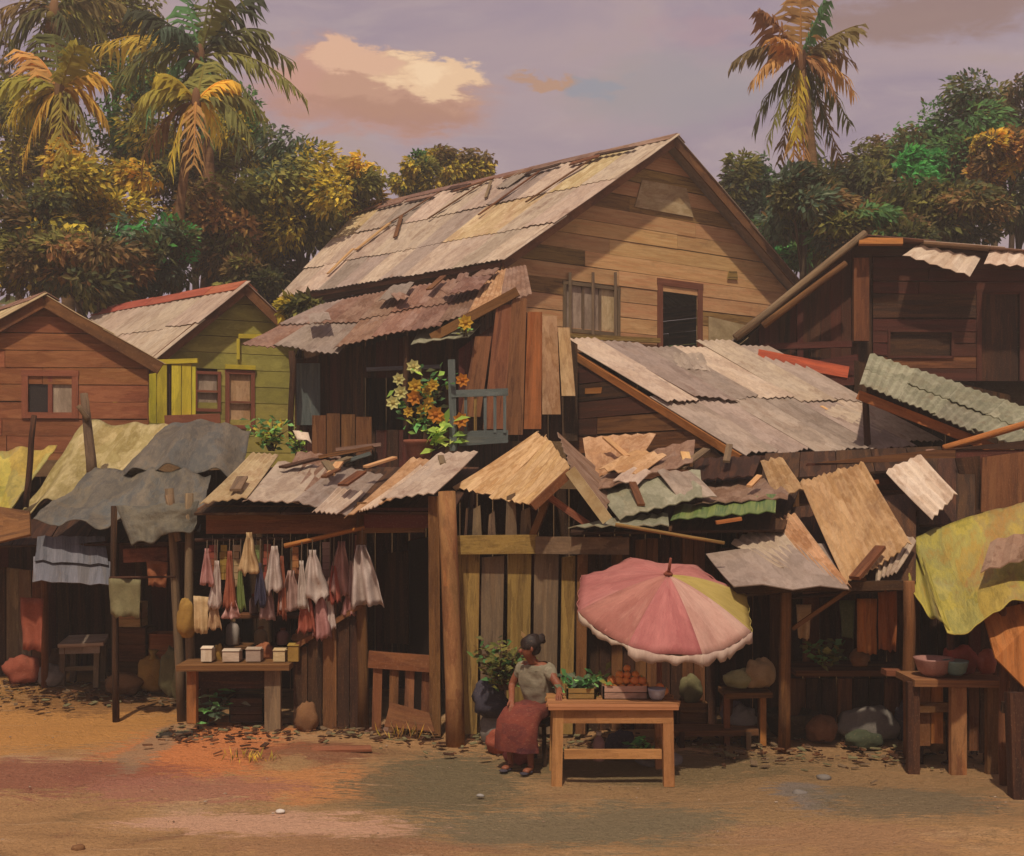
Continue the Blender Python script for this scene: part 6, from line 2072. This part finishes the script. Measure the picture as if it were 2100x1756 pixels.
    b.blob(hc - h * .135 + Vector((0, 0, .05)), (.058, .055, .055), 12, 9, .4)
    b.blob(hc - h * .06 - Vector((0, 0, .03)), (.075, .085, .075), 10, 7, .08)
    b.build('hair', hairm, root, True)
    b = MB()
    b.blob(hc + h * .095 - Vector((0, 0, .01)), (.022, .014, .024), 8, 6, 0)
    b.build('nose', skin, root, True)
    for s in (1, -1):
        b = MB()
        b.blob(hc + h * .074 + hs * (.033 * s) + Vector((0, 0, .018)), (.012, .012, .009), 8, 6, 0)
        b.build('eye', hairm, root, True)
        b = MB()
        b.blob(hc - h * .005 + hs * (.083 * s) - Vector((0, 0, .005)), (.018, .012, .03), 8, 6, 0)
        b.build('ear', skin, root, True)
    b = MB()
    b.blob(hc + h * .083 - Vector((0, 0, .048)), (.012, .022, .008), 8, 5, 0)
    b.build('mouth', mat1('lips', '#6a2f28'), root, True)
    for s in (1, -1):
        b = MB()
        c = J(.47, s * .123, .012)
        b.blob(c, (.05, .05, .014), 10, 5, 0)
        b.blob(c + f * .09, (.05, .05, .014), 10, 5, 0)
        b.build('sandal', M_DARKC, root, True)
    st_ = thing('low_stool', 'low dark stool under the seated woman', 'stool', B)
    m = MB()
    m.slab(J(.18, -.17, .46), J(.18, .17, .46), J(-.17, .17, .46), J(-.17, -.17, .46), .04, Vector((0, 0, 1)))
    m.build('seat', W_DARK, st_)
    for a, b2 in ((.14, -.13), (.14, .13), (-.13, .13), (-.13, -.13)):
        beam(st_, J(a, b2, 0), J(a * .95, b2 * .95, .42), .045, W_DARK, 'leg')


woman()
lump('bundle', 'dark blue cloth bundle against the fence behind the woman', 'bundle', 972, 1040, 1395, 1475, M_DARKC, 13.2, 0.3, 31)
lump('sack', 'pale mauve sack on the ground next to the woman in the maroon skirt', 'sack', 985, 1042, 1462, 1530, M_GREY, None, 0.3, 32, knot=True)
lump('sack', 'rust brown sack in front of the dark blue bundle', 'sack', 1000, 1050, 1495, 1548, M_RUSTC, None, 0.3, 33)
lump('basket_cloth', 'red cloth heap on the ground at the feet of the woman', 'cloth', 1035, 1092, 1520, 1570, mat1('faded_red_cloth', '#8a4438', '#9a5a4a', .9), None, 0.4, 34)

# corner stall furniture and goods
t = thing('low_bench', 'long low brown plank bench beside the fruit table', 'bench', GP(1460, 1530))
db = GP(1460, 1530).y
panel(t, [P(1372, 1500, db - .1), P(1556, 1498, db - .1), P(1552, 1484, db + .25), P(1378, 1486, db + .25)], 0.06, W_BROWN, 'seat')
for x in (1395, 1530):
    beam(t, P(x, 1532, db), P(x, 1498, db), .3, W_DARK, 'leg', .06, up=(1, 0, 0))
t = thing('small_table', 'small brown table carrying the yellow white cloth bundle', 'table', GP(1525, 1500))
dt = 13.35
beam(t, P(1480, 1420, dt + .2), P(1575, 1418, dt + .2), .5, W_BROWN, 'tabletop', .06)
for x, dd in ((1490, 0), (1564, 0), (1496, .4), (1560, .4)):
    g_ = P(x, 1500, dt + dd)
    beam(t, Vector((g_.x, g_.y, gz(g_.x, g_.y))), P(x, 1424, dt + dd), .07, W_ORANGE if x == 1564 else W_BROWN, 'leg')
lump('cloth_bundle', 'yellow white cloth bundle on the small brown table', 'bundle', 1532, 1590, 1352, 1412, M_TANP, 13.35, 0.4, 41)
lump('cloth_bundle', 'pale green cloth lying flat on the small brown table', 'cloth', 1490, 1548, 1374, 1412, mat1('pale_green_cloth', '#8f8c62', '#a19c70', .9), 13.4, 0.3, 42)
lump('sack', 'dull purple sack on the ground behind the small brown table', 'sack', 1482, 1532, 1440, 1500, mat1('purple_cloth', '#574c54', '#665a60', .9), 13.9, 0.3, 43)
lump('sack', 'grey sack stored under the small brown table', 'sack', 1500, 1550, 1450, 1506, M_GREY, 13.5, 0.3, 44)
b = MB()
c = GP(1622, 1512)
b.lathe(c, [(.16, 0), (.24, .06), (.3, .22), (.31, .3), (.28, .31), (.25, .2)], 16)
tag(b.build('basket', worn('dark_wicker', ['#2c2218', '#3d2f20', '#4a3a26'], 6, 6, uv=False), None, True, c), 'dark round basket on the ground before the counter', 'basket')
lump('sack', 'brown jute sack lying against the dark round basket', 'sack', 1655, 1718, 1468, 1525, M_BROWNS, None, 0.3, 45)
lump('sack', 'large grey sack slumped on the ground before the counter', 'sack', 1722, 1848, 1452, 1528, M_GREY, None, 0.25, 46, flat=0.6)
lump('sack', 'low dark green sack below the large grey one', 'sack', 1738, 1812, 1502, 1540, mat1('dark_green_cloth', '#34392a', '#434833', .9), None, 0.25, 47, flat=0.5)
for x0, x1, y0, y1, d, m, lb in ((1757, 1798, 1228, 1342, 13.25, W_ORANGE, 'orange brown cloth hung in the corner stall next to the green one'), (1801, 1838, 1208, 1336, 13.2, W_ORANGE, 'longer orange cloth hung close to the stall post'),
                                  (1722, 1754, 1232, 1310, 13.3, mat1('moss_cloth', '#434a30', '#525a3a', .9), 'mossy green cloth hung in the corner stall'),
                                  (1634, 1664, 1240, 1312, 13.0, M_TANP, 'tan cloth hung by the brace of the corner stall')):
    tarp('hanging_cloth', lb, P(x0, y0, d), P(x1, y0, d), P(x1 - 3, y1, d), P(x0 + 3, y1 - 5, d), m, 8, 6, 1.5, 0.03, x0, 0.01, 'cloth')
t = thing('hanging_rail', 'rail inside the corner stall that carries the hung cloths', 'rail', P(1740, 1206, 13.25))
pole(t, P(1610, 1226, 13.2), P(1868, 1206, 13.2), .025, W_DARK, 'rail', bend=.001)
leaves('leaf_vegetable', 'heap of green vegetables on the corner stall counter', 'vegetables', 1650, 1730, 1318, 1366, 13.45, ['green', 'olive', 'dark'], 110, .12, .07, 51)
lump('melon_heap', 'brown gourd on the counter beside the vegetables', 'gourd', 1745, 1785, 1330, 1368, M_BROWNS, 13.4, .1, 52)
t = thing('display_table', 'high boarded display table with a basin and red cloth near the edge stall', 'table', GP(1950, 1560))
dt = 12.35
beam(t, P(1856, 1392, dt), P(2046, 1394, dt), .6, W_POST, 'tabletop', .07)
for x, y, dd, m in ((1872, 1552, -.2, W_DARK), (1964, 1568, -.22, W_POST), (2034, 1572, -.22, W_BROWN), (1880, 1540, .25, W_DARK), (2030, 1540, .25, W_DARK)):
    g_ = P(x, y, dt + dd)
    beam(t, Vector((g_.x, g_.y, gz(g_.x, g_.y))), P(x, 1398, dt + dd), .12 if m != W_POST else .16, m, 'leg', .08)
for i, (x0, x1, y1, m) in enumerate(((1882, 1908, 1530, W_BROWN), (1910, 1934, 1525, W_ORANGE), (1988, 2008, 1540, W_BROWN), (2010, 2026, 1545, W_DARK))):
    panel(t, [P(x0, y1, dt - .1), P(x1, y1, dt - .1), P(x1, 1404, dt - .1), P(x0, 1404, dt - .1)], .025, m, 'front_plank')
beam(t, P(1880, 1452, dt - .16), P(1960, 1450, dt - .16), .03, W_BROWN, 'rail', .1)
b = MB()
c = P(1915, 1386, 12.3)
b.lathe(c, [(.1, 0), (.16, .05), (.2, .17), (.21, .19), (.18, .185), (.14, .06)], 16)
tag(b.build('basin', M_PINK, None, True, c), 'pinkish basin standing on the high display table', 'basin')
b = MB()
c = P(1960, 1384, 12.2)
b.lathe(c, [(.06, 0), (.1, .03), (.125, .13), (.13, .15), (.11, .145)], 14)
tag(b.build('enamel_bowl', M_TEAL, None, True, c), 'teal enamel bowl on the display table before the red cloth', 'bowl')
lump('cloth_heap', 'red cloth heaped on the display table behind the teal bowl', 'cloth', 1940, 2008, 1325, 1386, mat1('red_cloth', '#7a2f26', '#8a4034', .85), 12.4, .35, 61)
lump('red_gourd', 'round red gourd beside the orange plywood flap', 'gourd', 2008, 2046, 1332, 1384, M_REDP, 12.2, .08, 62)

# small things on the ground
rg = random.Random(17)
peb = worn('pebble', ['#8a7458', '#a08a70', '#6f5c46', '#b8a894'], 3, 3, uv=False)
b = MB()
for i in range(160):
    x, y = rg.uniform(-6, 6), rg.uniform(9.2, 15.2)
    s = abs(rg.gauss(0, 1)) * .006 + .003
    b.blob((x, y, gz(x, y) + .02 + s * .2), (s * rg.uniform(.8, 1.6), s, s * .6), 5, 4, .2, rg)
o = b.build('pebbles', peb)
o['kind'] = 'stuff'
o['label'] = 'small pebbles scattered over the lane'
for i, (x, y, s, m, lb) in enumerate(((575, 1668, .035, mat1('white_stone', '#b8b0a4', '#c8c0b4', .8), 'white stone lying alone in the lane'), (985, 1635, .03, mat1('grey_stone', '#8f8a84', '#9f9a92', .8), 'pale grey stone near the painted grey green shadow'),
                                      (1690, 1600, .06, M_GREY, 'grey stone in the lane before the corner stall'), (1640, 1632, .06, M_GREY, 'small bluish stone next to the grey stone'), (160, 1745, .05, M_BROWNS, 'brown clod at the lower edge of the lane'))):
    p = GP(x, y)
    b = MB()
    b.blob(p + Vector((0, 0, s * .35)), (s * 1.3, s, s * .6), 9, 6, .3, rg)
    tag(b.build('stone', m, None, True, p), lb, 'stone')


def tuft(x, y, n, h, keys, label, seed):
    r = random.Random(seed)
    p = GP(x, y)
    b = MB()
    for i in range(n):
        q = p + Vector((r.gauss(0, .16), r.gauss(0, .09), 0))
        d = Vector((r.uniform(-.6, .6), r.uniform(-.5, .3), 1)).normalized()
        leaf(b, q, d, Vector((r.uniform(-1, 1), -1, 0.2)).normalized(), h * r.uniform(.4, 1.3), .013, leafcol(r, r.choice(keys)))
    o = tag(b.build('grass_tuft', LEAF, None, False, p), label, 'grass tuft')
    o['kind'] = 'stuff'


tuft(825, 1515, 40, .22, ['brown', 'gold', 'orange'], 'dry straw tuft at the foot of the doorway gate', 1)
tuft(510, 1560, 40, .12, ['gold', 'yellow', 'brown'], 'short yellow dry tuft in the orange soil', 2)
# loose litter that can be told apart in the lane
for i, (x, y, w, m, lb) in enumerate(((700, 1540, .35, W_RED, 'broken red brown board lying in the lane before the stall'), (360, 1510, .22, M_BLACK, 'dark offcut lying at the foot of the counter'), (800, 1500, .3, S_RUST, 'pinkish scrap of sheet at the doorway step'))):
    p = GP(x, y) + Vector((0, 0, .03))
    b = MB()
    b.slab(p + Vector((-w, -.05, -.02)), p + Vector((w, -.08, 0)), p + Vector((w * .9, .06, .02)), p + Vector((-w * .9, .08, 0)), .025)
    tag(b.build('board_scrap', m), lb, 'board')

# trodden litter gathered along the foot of the stalls
rl = random.Random(61)
b = MB()
for i in range(900):
    x = rl.uniform(-7.5, 5.6)
    base = 14.1 if x < -.9 else (13.7 if x < 2.2 else 13.2)
    if x < -4.2:
        base = 16.2
    y = base + rl.gauss(-.25, .38)
    s = rl.uniform(.015, .06)
    a = rl.uniform(0, 3.14)
    u = Vector((math.cos(a), math.sin(a), rl.uniform(-.2, .2))) * s
    v = Vector((-math.sin(a), math.cos(a), rl.uniform(-.2, .2))) * s * rl.uniform(.2, .7)
    p = Vector((x, y, gz(x, y) + .035 + rl.uniform(0, .015)))
    b.slab(p - u - v, p + u - v, p + u + v, p - u + v, .012, None, rl.choice((0, 0, 1, 2, 3)))
o = b.build('litter', [W_DARK, W_BROWN, W_GREY, M_OLIVE])
o['kind'] = 'stuff'
o['label'] = 'dark trodden litter of chips and leaves along the foot of the stalls'
lump('bundle', 'pale cloth bundle in the shade behind the pale blue bowl', 'bundle', 1398, 1440, 1385, 1442, M_OLIVE, 14.05, .3, 92)
box_thing('crate', 'dark crate standing in the shade behind the long plank bench', 'crate', 1392, 1452, 1442, 1502, 13.95, W_BROWN, .18)
lump('sack', 'dusty sack squeezed under the high display table', 'sack', 1900, 1960, 1478, 1545, M_BROWNS, 12.75, .3, 93)
lump('sack', 'dark sack in the shade between counter and display table', 'sack', 1838, 1876, 1440, 1520, M_DARKC, 13.6, .3, 94)
